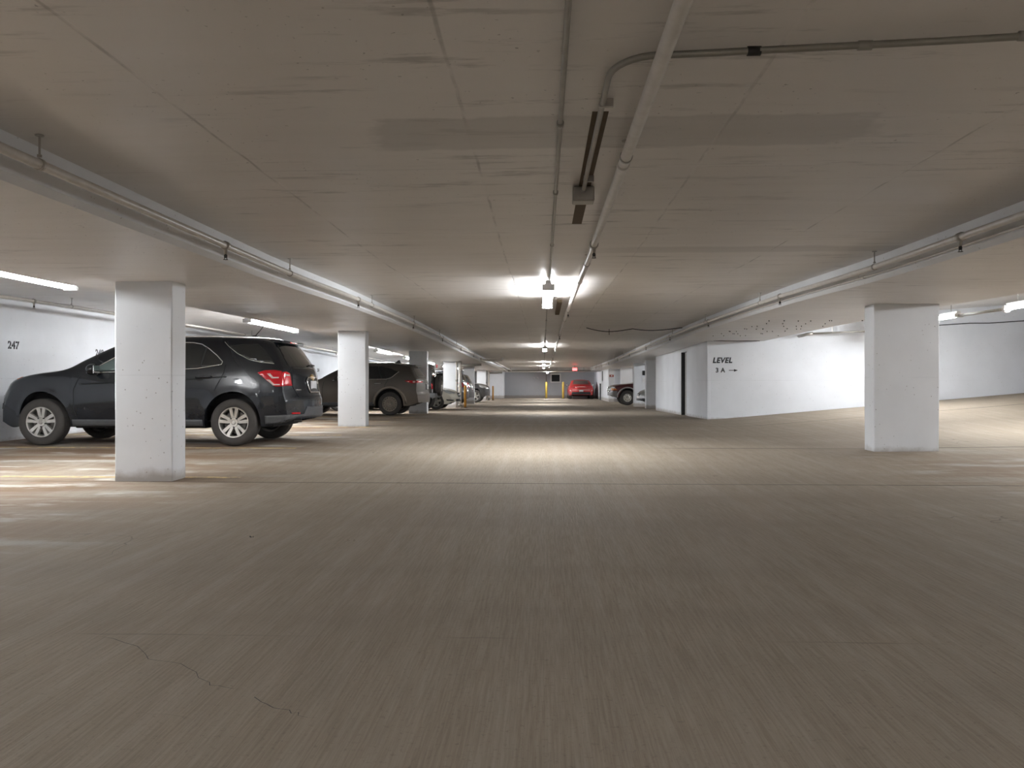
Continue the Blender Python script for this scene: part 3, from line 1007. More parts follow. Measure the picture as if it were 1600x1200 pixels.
# ------------------------------------------------------------------ vehicles
class Car:
    """local frame: x from the front bumper (0) to the rear (L), y across, z up from the ground"""

    def __init__(s, name, label, cat, loc, rotz, L, hw, top, belt, wheels, sill=.29, arch=.46, wr=.355, tumble=.24,
                 crown=.06, bow=(.34, .28), paint=None, group='parked vehicles', width=None, endz=None, shift=0.0):
        s.L, s.hw, s.wr, s.wheels = L, hw, wr, wheels
        s.root = thing(name, label, cat, loc, rotz, group)
        s.shift = shift
        zt = curve(top)
        zb = curve(belt)
        wf = curve(width or [(0, hw * .93), (.5, hw * .985), (1.1, hw), (L - 1.0, hw), (L - .3, hw * .975), (L, hw * .94)])
        xs = set([i * L / 70 for i in range(71)])
        for p in top:
            xs.add(p[0])
        for a, b in zip(top, top[1:]):
            if abs(b[1] - a[1]) > .12:
                for k in range(1, 5):
                    xs.add(a[0] + (b[0] - a[0]) * k / 5)
        ex = []
        for w in wheels:
            xs = {x for x in xs if not (w - arch - .03 < x < w + arch + .03)}
            for k in range(25):
                ex.append(w - arch * math.cos(math.pi * k / 24))
            ex += [w - arch - .002, w + arch + .002]
        xs = sorted(xs | set(ex))
        xs = [x for i, x in enumerate(xs) if i == 0 or x - xs[i - 1] > .0008]
        ez = curve(endz) if endz else (lambda x: sill + .10 * smooth((.35 - x) / .35) + .10 * smooth((x - L + .5) / .5))

        def zs(x):
            z = ez(x)
            for w in wheels:
                d = abs(x - w)
                if d <= arch + 1e-6:
                    z = max(z, wr + math.sqrt(max(0, arch * arch - d * d)) * 1.03)
            return z
        n1, n2, n3 = 9, 7, 7
        secs = []
        for x in xs:
            w = wf(x)
            t = zt(x)
            b = min(zb(x), t - .035)
            lo = min(zs(x), b - .02)
            cr = min(crown, (t - b) * .6)
            e = t - cr
            pts = [(w - .16, lo + .004)]
            fl = 0
            for wx in wheels:
                fl = max(fl, 1 - abs(x - wx) / (arch + .16))
            for i in range(n1):
                q = i / (n1 - 1)
                z = lo + (b - lo) * q
                zn = (z - sill) / max(.2, zb(L * .5) - sill)
                y = w - .075 * max(0, 1 - zn * 1.6) ** 2 - .055 * max(0, zn - .62) ** 1.5 / .25
                for wx in wheels:
                    dd = math.hypot(x - wx, z - wr)
                    y += .022 * math.exp(-((dd - arch) / .07) ** 2)
                pts.append((y, z))
            yb = pts[-1][0]
            for i in range(1, n2 + 1):
                q = i / n2
                z = b + (e - b) * q
                pts.append((yb - tumble * (z - b) - .05 * q ** 5 * min(1, (e - b) / .3) - .012 * q, z))
            ye = pts[-1][0]
            for i in range(1, n3):
                q = i / n3
                pts.append((ye * (1 - q), e + cr * (1 - (1 - q) ** 2.4)))
            pts.append((0, t))
            secs.append([(x, y, z) for y, z in pts])
        s.xs = xs

        def warp(p):
            x, y, z = p
            q = (abs(y) / hw) ** 2.3
            if x < 1.1:
                x += bow[0] * q * ((1.1 - p[0]) / 1.1) ** 2
            if p[0] > L - 1.0:
                x -= bow[1] * q * ((p[0] - L + 1.0) / 1.0) ** 2
            return (x, y, z)
        bm = bmesh.new()
        grid = []
        for sec in secs:
            left = [bm.verts.new(warp(p)) for p in sec]
            right = [bm.verts.new(warp((p[0], -p[1], p[2]))) for p in sec[:-1]]
            grid.append(left + right[::-1])
        for a, b in zip(grid, grid[1:]):
            for k in range(len(a) - 1):
                bm.faces.new((a[k], a[k + 1], b[k + 1], b[k]))
        for sec, ring_, in ((secs[0], grid[0]), (secs[-1], grid[-1])):
            K = len(sec)
            tot = len(ring_)
            rows = []
            for k in range(K - 1):
                x, y, z = sec[k]
                rows.append([ring_[k]] + [bm.verts.new(warp((x, y * (1 - i / 6.0), z))) for i in range(1, 12)] + [ring_[tot - 1 - k]])
            for a, b in zip(rows, rows[1:]):
                for i in range(12):
                    bm.faces.new((a[i], a[i + 1], b[i + 1], b[i]))
            for i in range(12):
                bm.faces.new((rows[-1][i], rows[-1][i + 1], ring_[K - 1]))
        bm.verts.ensure_lookup_table()
        bm.verts.index_update()
        bm.normal_update()
        s.bvh = BVHTree.FromBMesh(bm)
        s.body = mesh_obj('body', bm, paint, s.root, True)
        md = s.body.modifiers.new('crease', 'EDGE_SPLIT')
        md.split_angle = math.radians(48)
        # dark floor pan and wheel wells
        bm = bmesh.new()
        f0, f1 = wheels[0] - arch, wheels[-1] + arch
        box(bm, (.42, -hw + .30, sill - .02), (L - .50, hw - .30, .62), .02)
        box(bm, (wheels[0] + arch + .01, -hw + .14, sill - .03), (wheels[-1] - arch - .01, hw - .14, sill + .22), .02)
        for w in wheels:
            box(bm, (w - arch, -hw + .27, .5), (w + arch, hw - .27, wr + arch - .02))
        mesh_obj('underbody', bm, M_dark, s.root)

    def hit(s, a, b, view):
        if view in ('R', 'F'):
            if view == 'R':
                h = s.bvh.ray_cast(Vector((s.L + 2, a, b)), Vector((-1, 0, 0)))
            else:
                h = s.bvh.ray_cast(Vector((-2, a, b)), Vector((1, 0, 0)))
        else:
            sg = -1 if view == 'N' else 1
            h = s.bvh.ray_cast(Vector((a, sg * 3, b)), Vector((0, -sg, 0)))
        if h[0] is None:
            q = {'R': Vector((s.L, a, b)), 'F': Vector((0, a, b)), 'N': Vector((a, -s.hw, b)), 'S': Vector((a, s.hw, b))}[view]
            h = s.bvh.find_nearest(q)
        n = h[1]
        out = {'R': Vector((1, 0, 0)), 'F': Vector((-1, 0, 0)), 'N': Vector((0, -1, 0)), 'S': Vector((0, 1, 0))}[view]
        if n.dot(out) < 0:
            n = -n
        return h[0], n

    def patch(s, name, poly, view, mat, off=.004, parent=None, step=.03):
        """a thin panel following the body inside a 2D outline seen from one side"""
        bm = bmesh.new()
        f = bm.faces.new([bm.verts.new((p[0], p[1], 0)) for p in poly])
        for ax in (0, 1):
            lo = min(p[ax] for p in poly)
            hi = max(p[ax] for p in poly)
            n = max(1, min(40, int((hi - lo) / step)))
            for i in range(1, n):
                c = [0, 0, 0]
                nn = [0, 0, 0]
                c[ax] = lo + (hi - lo) * i / n
                nn[ax] = 1
                bmesh.ops.bisect_plane(bm, geom=bm.verts[:] + bm.edges[:] + bm.faces[:], plane_co=c, plane_no=nn)
        bnd = [e for e in bm.edges if e.is_boundary]
        r = bmesh.ops.extrude_edge_only(bm, edges=bnd)
        skirt = {v for v in r['geom'] if isinstance(v, bmesh.types.BMVert)}
        for v in bm.verts:
            p, n = s.hit(v.co.x, v.co.y, view)
            v.co = p + n * (-.012 if v in skirt else off + .002)
        return mesh_obj(name, bm, mat, parent or s.root, True)

    def both(s, name, poly, mat, off=.004, parent=None):
        a = s.patch(name, poly, 'N', mat, off, parent)
        s.patch(name, poly, 'S', mat, off, parent)
        return a

    def ends(s, name, poly, view, mat, off=.004):
        a = s.patch(name, poly, view, mat, off)
        b = s.patch(name, [(-p[0], p[1]) for p in poly], view, mat, off)
        return a, b

    def line(s, name, pts, view, mat, r=.006, off=.002, parent=None, closed=False):
        out = []
        if closed:
            pts = pts + [pts[0]]
        for a, b in zip(pts, pts[1:]):
            n = max(1, int(math.hypot(b[0] - a[0], b[1] - a[1]) / .05))
            for i in range(n):
                out.append((a[0] + (b[0] - a[0]) * i / n, a[1] + (b[1] - a[1]) * i / n))
        out.append(pts[-1])
        P = []
        for a, b in out:
            p, n = s.hit(a, b, view)
            P.append(p + n * (off + (.003 if off > 0 else .003)))
        return mesh_obj(name, tubem(P, r, 6), mat, parent or s.root, True)

    def bline(s, name, pts, mat, r=.006, off=.002):
        s.line(name, pts, 'N', mat, r, off)
        s.line(name, pts, 'S', mat, r, off)

    def bump(s, name, c, size, view, mat, off=0.0, bev=.012, parent=None):
        """a small rounded block standing on the body"""
        p, n = s.hit(c[0], c[1], view)
        bm = boxm((-size[0] / 2, -size[1] / 2, -size[2] / 2), (size[0] / 2, size[1] / 2, size[2] / 2), bev)
        bmesh.ops.translate(bm, verts=bm.verts, vec=p + n * off)
        return mesh_obj(name, bm, mat, parent or s.root, True)

    def add_wheels(s, kind, inset=.02, width=.225):
        y = s.hw - inset
        made = None
        for wx in s.wheels:
            for sg in (-1, 1):
                if made is None:
                    made = wheel(s.root, kind, s.wr, width)
                    o = made
                else:
                    o = copy_tree(made, s.root)
                o.location = (wx, sg * y, s.wr)
                o.rotation_euler = (0, 0, 0 if sg < 0 else math.pi)

    def mirrors(s, x, z, mat):
        for sg in (-1, 1):
            v = 'N' if sg < 0 else 'S'
            p, n = s.hit(x, z, v)
            bm = bmesh.new()
            r = bmesh.ops.create_uvsphere(bm, u_segments=14, v_segments=10, radius=1)
            for q in bm.verts:
                q.co = Vector((q.co.x * .085 + (.03 if q.co.x > 0 else 0) * q.co.x, q.co.y * .115, q.co.z * .085))
                q.co.x = min(q.co.x, .062)
            bmesh.ops.translate(bm, verts=bm.verts, vec=p + Vector((0, sg * .13, .06)))
            m = mesh_obj('side_mirror', bm, mat, s.root, True)
            mesh_obj('mirror_arm', tubem([p + Vector((0, -sg * .03, 0)), p + Vector((0, sg * .06, .02)), p + Vector((0, sg * .10, .04))], .022, 8), M_trimb, m)
            mesh_obj('mirror_glass', boxm(p + Vector((.060, sg * .13 - .085, .0)), p + Vector((.0665, sg * .13 + .085, .12)), .003), M_chrome, m)


def wheel(parent, kind, R, W):
    """outer face at y = 0 pointing -y"""
    rr = R * (.65 if kind != 'offroad' else .54)
    bm = bmesh.new()
    lathe(bm, [(.016, rr * .90), (.004, rr * .93), (.002, rr * .985), (.012, rr * 1.02), (.03, rr * .96), (W * .9, rr * .92), (W, rr), (W * .9, rr * .88), (.05, rr * .87)], (0, 0, 0), 'Y', 36, True)
    n = 5
    if kind == 'twin':
        for k in range(5):
            for d in (-.125, .125):
                a = math.pi / 2 + 2 * math.pi * k / 5
                c, s_ = math.cos(a), math.sin(a)
                a2 = a + d * 1.75
                a1 = a + d * 2.2
                p0 = Vector((math.cos(a1) * rr * .22, 0, math.sin(a1) * rr * .22))
                p1 = Vector((math.cos(a2) * rr * .97, 0, math.sin(a2) * rr * .97))
                dr_ = (p1 - p0).normalized()
                sd = Vector((-dr_.z, 0, dr_.x))
                q = []
                for p, wd, y0 in ((p0, .020, .022), (p1, .026, .006)):
                    for sy in (-1, 1):
                        q.append(bm.verts.new(p + sd * wd * sy * R / .355 + Vector((0, y0, 0))))
                    for sy in (1, -1):
                        q.append(bm.verts.new(p + sd * wd * sy * 1.2 * R / .355 + Vector((0, y0 + .045, 0))))
                for f in ((0, 1, 5, 4), (1, 2, 6, 5), (2, 3, 7, 6), (3, 0, 4, 7), (3, 2, 1, 0), (4, 5, 6, 7)):
                    bm.faces.new([q[i] for i in f])
        lathe(bm, [(.010, rr * .20), (.008, rr * .28), (.03, rr * .32), (.07, rr * .32)], (0, 0, 0), 'Y', 24)
        mat = M_alloy
    elif kind == 'spoke':
        for k in range(5):
            a = math.pi / 2 + 2 * math.pi * k / 5
            d = Vector((math.cos(a), 0, math.sin(a)))
            sd = Vector((-d.z, 0, d.x))
            q = []
            for rad, wd, y0 in ((rr * .2, .045, .02), (rr * .97, .032, .006)):
                for sy in (-1, 1):
                    q.append(bm.verts.new(d * rad + sd * wd * sy + Vector((0, y0, 0))))
                for sy in (1, -1):
                    q.append(bm.verts.new(d * rad + sd * wd * sy * 1.2 + Vector((0, y0 + .05, 0))))
            for f in ((0, 1, 5, 4), (1, 2, 6, 5), (2, 3, 7, 6), (3, 0, 4, 7), (3, 2, 1, 0), (4, 5, 6, 7)):
                bm.faces.new([q[i] for i in f])
        lathe(bm, [(.010, rr * .16), (.008, rr * .26), (.03, rr * .32), (.07, rr * .32)], (0, 0, 0), 'Y', 24)
        mat = M_alloy
    else:
        # pressed steel disc
        lathe(bm, [(.045, rr * .05), (.030, rr * .30), (.018, rr * .42), (.030, rr * .55), (.05, rr * .70), (.05, rr * .93), (.07, rr * .93), (.075, rr * .1)], (0, 0, 0), 'Y', 36)
        mat = M_steelw if kind == 'steel' else M_alloy
    w = mesh_obj('wheel', bm, mat, parent, True)
    mod = w.modifiers.new('split', 'EDGE_SPLIT')
    mod.split_angle = math.radians(38)
    # tyre
    bm = bmesh.new()
    pr = [(.012, rr * .985), (-.004, rr * 1.06), (-.010, (rr + R) / 2), (.0, R * .955), (.022, R * .992), (.045, R)]
    for g in range(4):
        y = .045 + (W - .09) * (g + .5) / 4
        pr += [(y - .006, R), (y - .004, R - .008), (y + .004, R - .008), (y + .006, R)]
    pr += [(W - .045, R), (W - .022, R * .992), (W, R * .955), (W + .010, (rr + R) / 2), (W + .004, rr * 1.06), (W - .012, rr * .985), (W - .03, rr * .95), (.03, rr * .95)]
    lathe(bm, pr, (0, 0, 0), 'Y', 48, True)
    mesh_obj('tyre', bm, M_tire, w, True)
    mesh_obj('brake_disc', lathe(bmesh.new(), [(.085, rr * .74), (.10, rr * .74)], (0, 0, 0), 'Y', 28), M_disc, w)
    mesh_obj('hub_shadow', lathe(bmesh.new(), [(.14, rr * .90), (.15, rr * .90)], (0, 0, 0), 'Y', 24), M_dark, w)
    if kind in ('twin', 'steel', 'offroad', 'spoke'):
        for k in range(5):
            a = math.pi / 2 + 2 * math.pi * (k + .5) / 5
            rad = rr * (.30 if kind == 'twin' else .25)
            mesh_obj('lug_nut', lathe(bmesh.new(), [(.000 if kind != 'steel' else .012, .010), (.03, .013)], (rad * math.cos(a), 0, rad * math.sin(a)), 'Y', 6), M_trimb if kind == 'twin' else M_disc, w)
        mesh_obj('hub_cap', lathe(bmesh.new(), [(.002 if kind != 'steel' else .02, rr * .10), (.004 if kind != 'steel' else .024, rr * .15), (.03, rr * .16)], (0, 0, 0), 'Y', 20), mat, w, True)
    if kind in ('steel', 'offroad'):
        for k in range(16 if kind == 'steel' else 8):
            a = 2 * math.pi * k / (16 if kind == 'steel' else 8)
            rad = rr * .80
            mesh_obj('vent_hole', lathe(bmesh.new(), [(.046, rr * (.055 if kind == 'steel' else .10)), (.052, rr * .05)], (rad * math.cos(a), 0, rad * math.sin(a)), 'Y', 8), M_dark, w)
    return w


def plate(car, c, view, w=.30, h=.15):
    p = car.bump('number_plate', c, (.012, w, h), view, M_plate, .006, .002)
    return p


# --- 1. black SUV in the front stall
c1 = Car('suv_car', 'black SUV with twin-spoke silver wheels parked nose to the left wall', 'car', (-8.50, 12.74, fz(12.3)), 0, 4.88, .93,
         [(0, .56), (.03, .78), (.12, .90), (.30, 1.03), (.50, 1.095), (.80, 1.145), (1.10, 1.18), (1.28, 1.225), (1.5, 1.345), (1.75, 1.475), (2.0, 1.585), (2.3, 1.66), (2.7, 1.70), (3.2, 1.70),
          (3.8, 1.685), (4.15, 1.665), (4.40, 1.615), (4.44, 1.58), (4.62, 1.36), (4.77, 1.14), (4.82, .86), (4.86, .74), (4.88, .70)],
         [(0, .52), (.25, .82), (.8, 1.0), (1.35, 1.07), (2.5, 1.11), (3.6, 1.155), (4.2, 1.18), (4.88, 1.16)], (.905, 3.865), paint=P_navy, tumble=.27, arch=.452,
         endz=[(0, .36), (.3, .27), (.5, .29), (4.3, .29), (4.6, .33), (4.88, .40)])
q1 = [(1.66, 1.125), (1.83, 1.235), (2.02, 1.345), (2.20, 1.43), (2.40, 1.50), (2.62, 1.545), (2.62, 1.155)]
q2 = [(2.68, 1.157), (2.68, 1.55), (2.95, 1.565), (3.18, 1.56), (3.32, 1.535), (3.45, 1.46), (3.58, 1.36), (3.67, 1.27), (3.66, 1.225), (3.58, 1.20), (3.3, 1.185)]
q3 = [(3.73, 1.505), (3.95, 1.54), (4.17, 1.545), (4.30, 1.44), (4.42, 1.29), (4.43, 1.25), (4.25, 1.265), (4.07, 1.305), (3.88, 1.395)]
c1.both('front_door_window', q1, M_glassl)
c1.both('rear_door_window', q2, M_glass)
c1.both('quarter_window', q3, M_glass)
c1.bline('window_chrome', [(1.60, 1.10)] + q1[:-1] + q2[1:-2] + [(3.3, 1.165), (2.6, 1.13), (1.60, 1.10)], M_chrome, .009, .003)
c1.bline('quarter_chrome', [(3.66, 1.57), (3.73, 1.505), (3.88, 1.395), (4.07, 1.30), (4.25, 1.26), (4.45, 1.24)], M_alloy, .005, .003)
c1.bline('window_divider', [(3.34, 1.19), (3.40, 1.49)], M_trimb, .010, .006)
for pts in ([(1.50, 1.06), (1.42, .85), (1.42, .55), (1.48, .32)], [(2.65, 1.12), (2.62, .7), (2.60, .33)], [(3.72, 1.22), (3.70, 1.08), (3.62, .92), (3.58, .83)], [(3.70, 1.58), (3.84, 1.30), (3.93, 1.19)]):
    c1.bline('door_seam', pts, M_dark, .005, -.001)
c1.bline('shoulder_crease', [(1.50, .93), (2.4, .97), (3.3, 1.01), (3.75, 1.04)], P_navy, .012, -.006)
cl = [(1.385, .30), (1.385, .395), (3.385, .395), (3.385, .30)]
c1.both('sill_cladding', cl, M_trim, .012)
c1.both('bumper_cladding', [(4.33, .33), (4.33, .455), (4.70, .47), (4.74, .36)], M_trim, .010)
c1.patch('rear_bumper_cladding', [(-.80, .36), (-.80, .46), (-.50, .47), (-.42, .58), (.42, .58), (.50, .47), (.80, .46), (.80, .36)], 'R', M_trim, .012)
c1.patch('rear_windscreen', [(-.60, 1.17), (-.68, 1.22), (-.60, 1.50), (-.54, 1.555), (.54, 1.555), (.60, 1.50), (.68, 1.22), (.60, 1.17)], 'R', M_glass, .004)
c1.patch('windscreen', [(-.72, 1.22), (-.62, 1.50), (-.52, 1.60), (.52, 1.60), (.62, 1.50), (.72, 1.22)], 'F', M_glassl, .004)
# tail lights wrap the rear corner: one panel on the flank, one on the back
for vw, sg in (('N', -1), ('S', 1)):
    t = c1.patch('tail_light', [(4.22, 1.10), (4.32, 1.135), (4.45, 1.14), (4.575, 1.125), (4.615, .90), (4.50, .89), (4.38, .97)], vw, M_tail, .012)
    for pl in ([(4.36, 1.085), (4.41, 1.09), (4.46, 1.035), (4.54, 1.035), (4.54, 1.015), (4.44, 1.012)], [(4.36, .995), (4.41, .995), (4.48, .93), (4.56, .93), (4.56, .912), (4.46, .91)]):
        c1.patch('reflector_stripe', pl, vw, M_tailw, .016, t, .03)
    t = c1.patch('tail_light', [(sg * .865, .905), (sg * .845, 1.11), (sg * .78, 1.12), (sg * .72, 1.09), (sg * .70, .905)], 'R', M_tail, .010)
    c1.patch('reflector_stripe', [(sg * .82, 1.055), (sg * .73, 1.05), (sg * .73, 1.075), (sg * .82, 1.08)], 'R', M_tailw, .014, t, .03)
    c1.patch('rear_reflector', [(sg * .76, .475), (sg * .60, .475), (sg * .60, .50), (sg * .76, .50)], 'R', M_tail, .012)
c1.ends('headlight', [(.62, .84), (.80, .93), (.83, 1.0), (.74, .98), (.60, .90)], 'F', M_head, .01)
c1.both('headlight', [(.17, .86), (.30, .97), (.42, 1.035), (.38, .96), (.26, .86)], M_head, .008)
c1.both('turn_signal', [(.30, .97), (.42, 1.035), (.46, 1.03), (.40, .965)], M_amber, .011)
c1.patch('front_grille', [(-.55, .62), (-.60, .86), (.60, .86), (.55, .62)], 'F', M_trimb, .008)
c1.line('grille_bar', [(-.58, .745), (.58, .745)], 'F', M_chrome, .015, .012)
c1.both('fog_light', [(.17, .55), (.21, .64), (.27, .64), (.25, .55)], M_trimb, .008)
for x in (2.36, 3.40):
    for vw, sg in (('N', -1), ('S', 1)):
        b_ = c1.patch('handle_recess', [(x - .12, 1.00), (x - .09, 1.05), (x, 1.055), (x + .02, 1.02), (x - .02, .985), (x - .09, .98)], vw, M_dark, .003)
        p, n = c1.hit(x, 1.03, vw)
        hb = mesh_obj('door_handle', tubem([p + Vector((-.11, sg * .008, .0)), p + Vector((-.08, sg * .035, .005)), p + Vector((.08, sg * .035, .012)), p + Vector((.12, sg * .008, .012))], .016, 8), P_navy, c1.root, True)
c1.mirrors(1.76, 1.09, P_navy)
fr = [(-.24, .80), (-.29, .98), (-.22, 1.03), (.22, 1.03), (.29, .98), (.24, .80)]
c1.patch('plate_recess', fr, 'R', M_trimb, .003)
c1.line('plate_chrome', fr, 'R', M_chrome, .012, .008, None, True)
plate(c1, (0, .90), 'R', .30, .16)
c1.patch('gold_emblem', [(-.085, 1.01), (-.075, 1.06), (-.03, 1.06), (-.03, 1.085), (.03, 1.085), (.03, 1.06), (.085, 1.06), (.075, 1.01), (.03, 1.01), (.03, .99), (-.03, .99), (-.03, 1.01)], 'R', M_gold, .018)
c1.patch('model_badge', [(-.62, .835), (-.62, .85), (-.50, .85), (-.50, .835)], 'R', M_chrome, .006)
c1.line('rear_wiper', [(-.06, 1.215), (.10, 1.225), (.34, 1.22)], 'R', M_trimb, .014, .02)
c1.line('tailgate_seam', [(-.66, 1.16), (-.68, .90), (-.60, .74), (.60, .74), (.68, .90), (.66, 1.16)], 'R', M_dark, .005, -.001)
bm = boxm((4.18, -.56, 1.560), (4.49, .56, 1.612), .018)
c1s = mesh_obj('roof_spoiler', bm, P_navy, c1.root, True)
mesh_obj('brake_light', boxm((4.484, -.17, 1.578), (4.496, .17, 1.600), .004), M_tail, c1s)
bm = bmesh.new()
lathe(bm, [(-.02, .055), (.012, .05), (.025, .02)], (3.86, 0, 1.69), 'Z', 14)
an = mesh_obj('antenna_base', bm, M_trimb, c1.root, True)
mesh_obj('antenna_rod', tubem([(3.86, 0, 1.70), (3.95, 0, 1.80), (4.01, 0, 1.875)], [.008, .006, .004], 6), M_trimb, an)
mesh_obj('exhaust_pipe', tubem([(3.9, .35, .30), (4.2, .38, .31), (4.5, .40, .33)], .03, 10), M_disc, c1.root, True)
mesh_obj('rear_axle', tubem([(3.865, -.72, .33), (3.865, .72, .33)], .05, 10), M_dark, c1.root)
c1.add_wheels('twin', .015, .225)

# --- 2. dusty brown SUV
c2 = Car('suv_car', 'dusty brown SUV with plain steel rear wheel between the left columns', 'car', (-8.12, 25.05, fz(24.6)), 0, 4.55, .92,
         [(0, .56), (.05, .78), (.25, .94), (.6, 1.02), (1.0, 1.08), (1.25, 1.14), (1.55, 1.30), (1.9, 1.47), (2.2, 1.575), (2.6, 1.64), (3.1, 1.65), (3.6, 1.62), (3.95, 1.575), (4.12, 1.53), (4.16, 1.48), (4.33, 1.24), (4.42, 1.15),
          (4.49, .98), (4.51, .72), (4.55, .66)],
         [(0, .52), (.3, .84), (1.0, 1.02), (1.8, 1.06), (3.4, 1.10), (4.2, 1.12), (4.55, 1.1)], (.87, 3.47), paint=P_brown, tumble=.28, arch=.45, wr=.355)
a1 = [(1.72, 1.08), (1.95, 1.24), (2.2, 1.38), (2.45, 1.46), (2.52, 1.475), (2.52, 1.10)]
a2 = [(2.58, 1.10), (2.58, 1.48), (2.95, 1.50), (3.2, 1.49), (3.5, 1.42), (3.72, 1.33), (3.5, 1.16), (3.36, 1.12)]
c2.both('front_door_window', a1, M_glassl)
c2.both('rear_door_window', a2, M_glass)
c2.bline('window_divider', [(3.22, 1.12), (3.10, 1.49)], M_trimb, .014, .006)
c2.bline('window_chrome', [(1.70, 1.065), (2.6, 1.085), (3.35, 1.10), (3.5, 1.14), (3.74, 1.335)], M_chrome, .012, .004)
c2.bline('door_seam', [(2.55, 1.06), (2.55, .4)], M_dark, .005, -.001)
c2.bline('door_seam', [(3.42, 1.10), (3.33, .95), (3.30, .80)], M_dark, .005, -.001)
c2.bline('door_seam', [(1.45, 1.03), (1.40, .8), (1.42, .4)], M_dark, .005, -.001)
c2.both('sill_cladding', [(1.36, .30), (1.36, .40), (2.98, .40), (2.98, .30)], M_trim, .012)
for w in c2.wheels:
    c2.bline('arch_cladding', [(w - .50 * math.cos(math.pi * k / 16), .36 + .50 * math.sin(math.pi * k / 16) * 1.02) for k in range(17)], P_gray if False else M_steelw, .04, -.02)
for vw, sg in (('N', -1), ('S', 1)):
    t = c2.patch('tail_light', [(3.92, 1.055), (4.05, 1.07), (4.25, 1.06), (4.27, .99), (4.15, .98), (4.02, 1.01)], vw, M_tail, .010)
    c2.patch('reflector_stripe', [(4.17, 1.045), (4.24, 1.045), (4.24, 1.0), (4.17, 1.0)], vw, M_tailw, .014, t, .03)
    c2.patch('tail_light', [(sg * .82, .99), (sg * .82, 1.06), (sg * .50, 1.04), (sg * .50, 1.0)], 'R', M_tail, .01)
    p, n = c2.hit(3.10, .97, vw)
    mesh_obj('door_handle', tubem([p + Vector((-.11, 0, 0)), p + Vector((-.08, sg * .03, 0)), p + Vector((.08, sg * .03, .005)), p + Vector((.11, 0, .005))], .015, 8), M_chrome, c2.root, True)
c2.mirrors(1.86, 1.07, P_brown)
c2.patch('rear_windscreen', [(-.58, 1.18), (-.64, 1.22), (-.56, 1.44), (.56, 1.44), (.64, 1.22), (.58, 1.18)], 'R', M_glassd, .004)
c2.patch('windscreen', [(-.70, 1.16), (-.58, 1.50), (.58, 1.50), (.70, 1.16)], 'F', M_glassl, .004)
c2.patch('plate_recess', [(-.26, .78), (-.26, .97), (.26, .97), (.26, .78)], 'R', M_trimb, .003)
plate(c2, (0, .87), 'R')
c2.ends('headlight', [(.50, .80), (.78, .88), (.80, .80), (.52, .75)], 'F', M_head, .01)
c2.patch('front_grille', [(-.45, .50), (-.50, .80), (.50, .80), (.45, .50)], 'F', M_trimb, .008)
mesh_obj('roof_spoiler', boxm((3.90, -.58, 1.505), (4.22, .58, 1.545), .014), P_brown, c2.root, True)
bm = prism([(3.45, 1.60), (3.66, 1.60), (3.62, 1.71), (3.57, 1.70)], -.02, .02, 'Y')
mesh_obj('roof_fin', bm, M_trimb, c2.root)
mesh_obj('exhaust_pipe', tubem([(3.8, -.5, .34), (4.36, -.52, .40)], .038, 10), M_disc, c2.root, True)
c2.add_wheels('steel', .02, .22)

# --- 3. off-roader with the spare on its back
c3 = Car('off_road_car', 'charcoal off-road car with spare wheel on the back, past the brown SUV', 'car', (-8.17, 30.12, fz(29.5)), 0, 4.12, .86,
         [(0, .80), (.04, 1.02), (.3, 1.08), (1.3, 1.12), (1.45, 1.20), (1.75, 1.68), (1.95, 1.76), (3.0, 1.79), (3.9, 1.76), (4.02, 1.70), (4.09, 1.40), (4.11, 1.0), (4.12, .95)],
         [(0, .78), (.3, 1.03), (1.3, 1.06), (4.12, 1.08)], (.62, 3.60), paint=P_char, sill=.42, arch=.45, wr=.39, tumble=.10, bow=(.08, .08), crown=.04)
c3.both('side_window', [(2.75, 1.14), (2.75, 1.62), (3.85, 1.62), (3.95, 1.14)], M_glass)
c3.both('door_window', [(1.75, 1.12), (1.95, 1.60), (2.65, 1.62), (2.65, 1.12)], M_glass)
c3.patch('rear_windscreen', [(-.60, 1.15), (-.58, 1.62), (.58, 1.62), (.60, 1.15)], 'R', M_glass)
c3.patch('windscreen', [(-.64, 1.22), (-.60, 1.62), (.60, 1.62), (.64, 1.22)], 'F', M_glass)
for sg in (-1, 1):
    c3.patch('tail_light', [(sg * .74, .82), (sg * .74, 1.02), (sg * .62, 1.02), (sg * .62, .82)], 'R', M_tail, .03)
    c3.ends('headlight', [(.50, .88), (.66, .94), (.66, .82)], 'F', M_head, .01) if sg < 0 else None
    mesh_obj('wheel_flare', boxm((3.10, sg * .80, .84), (4.08, sg * .80 + sg * .16, .93), .02), M_trimb, c3.root, True)
mesh_obj('rear_bumper', boxm((3.98, -.84, .48), (4.22, .84, .66), .03), M_trim, c3.root, True)
sp = wheel(c3.root, 'offroad', .385, .23)
sp.name = 'spare_wheel'
sp.rotation_euler = (0, 0, math.pi / 2)
sp.location = (4.36, -.02, .93)
mesh_obj('high_brake_light', boxm((4.14, -.06, 1.60), (4.20, .06, 1.74), .01), M_tail, c3.root)
plate(c3, (-.62, .74), 'R', .28, .14)
mesh_obj('bumper_bar', tubem([(4.12, -.80, .45), (4.16, -.80, .62)], .03), M_trim, c3.root)
c3.mirrors(1.75, 1.12, M_trimb)
c3.add_wheels('spoke', .0, .25)

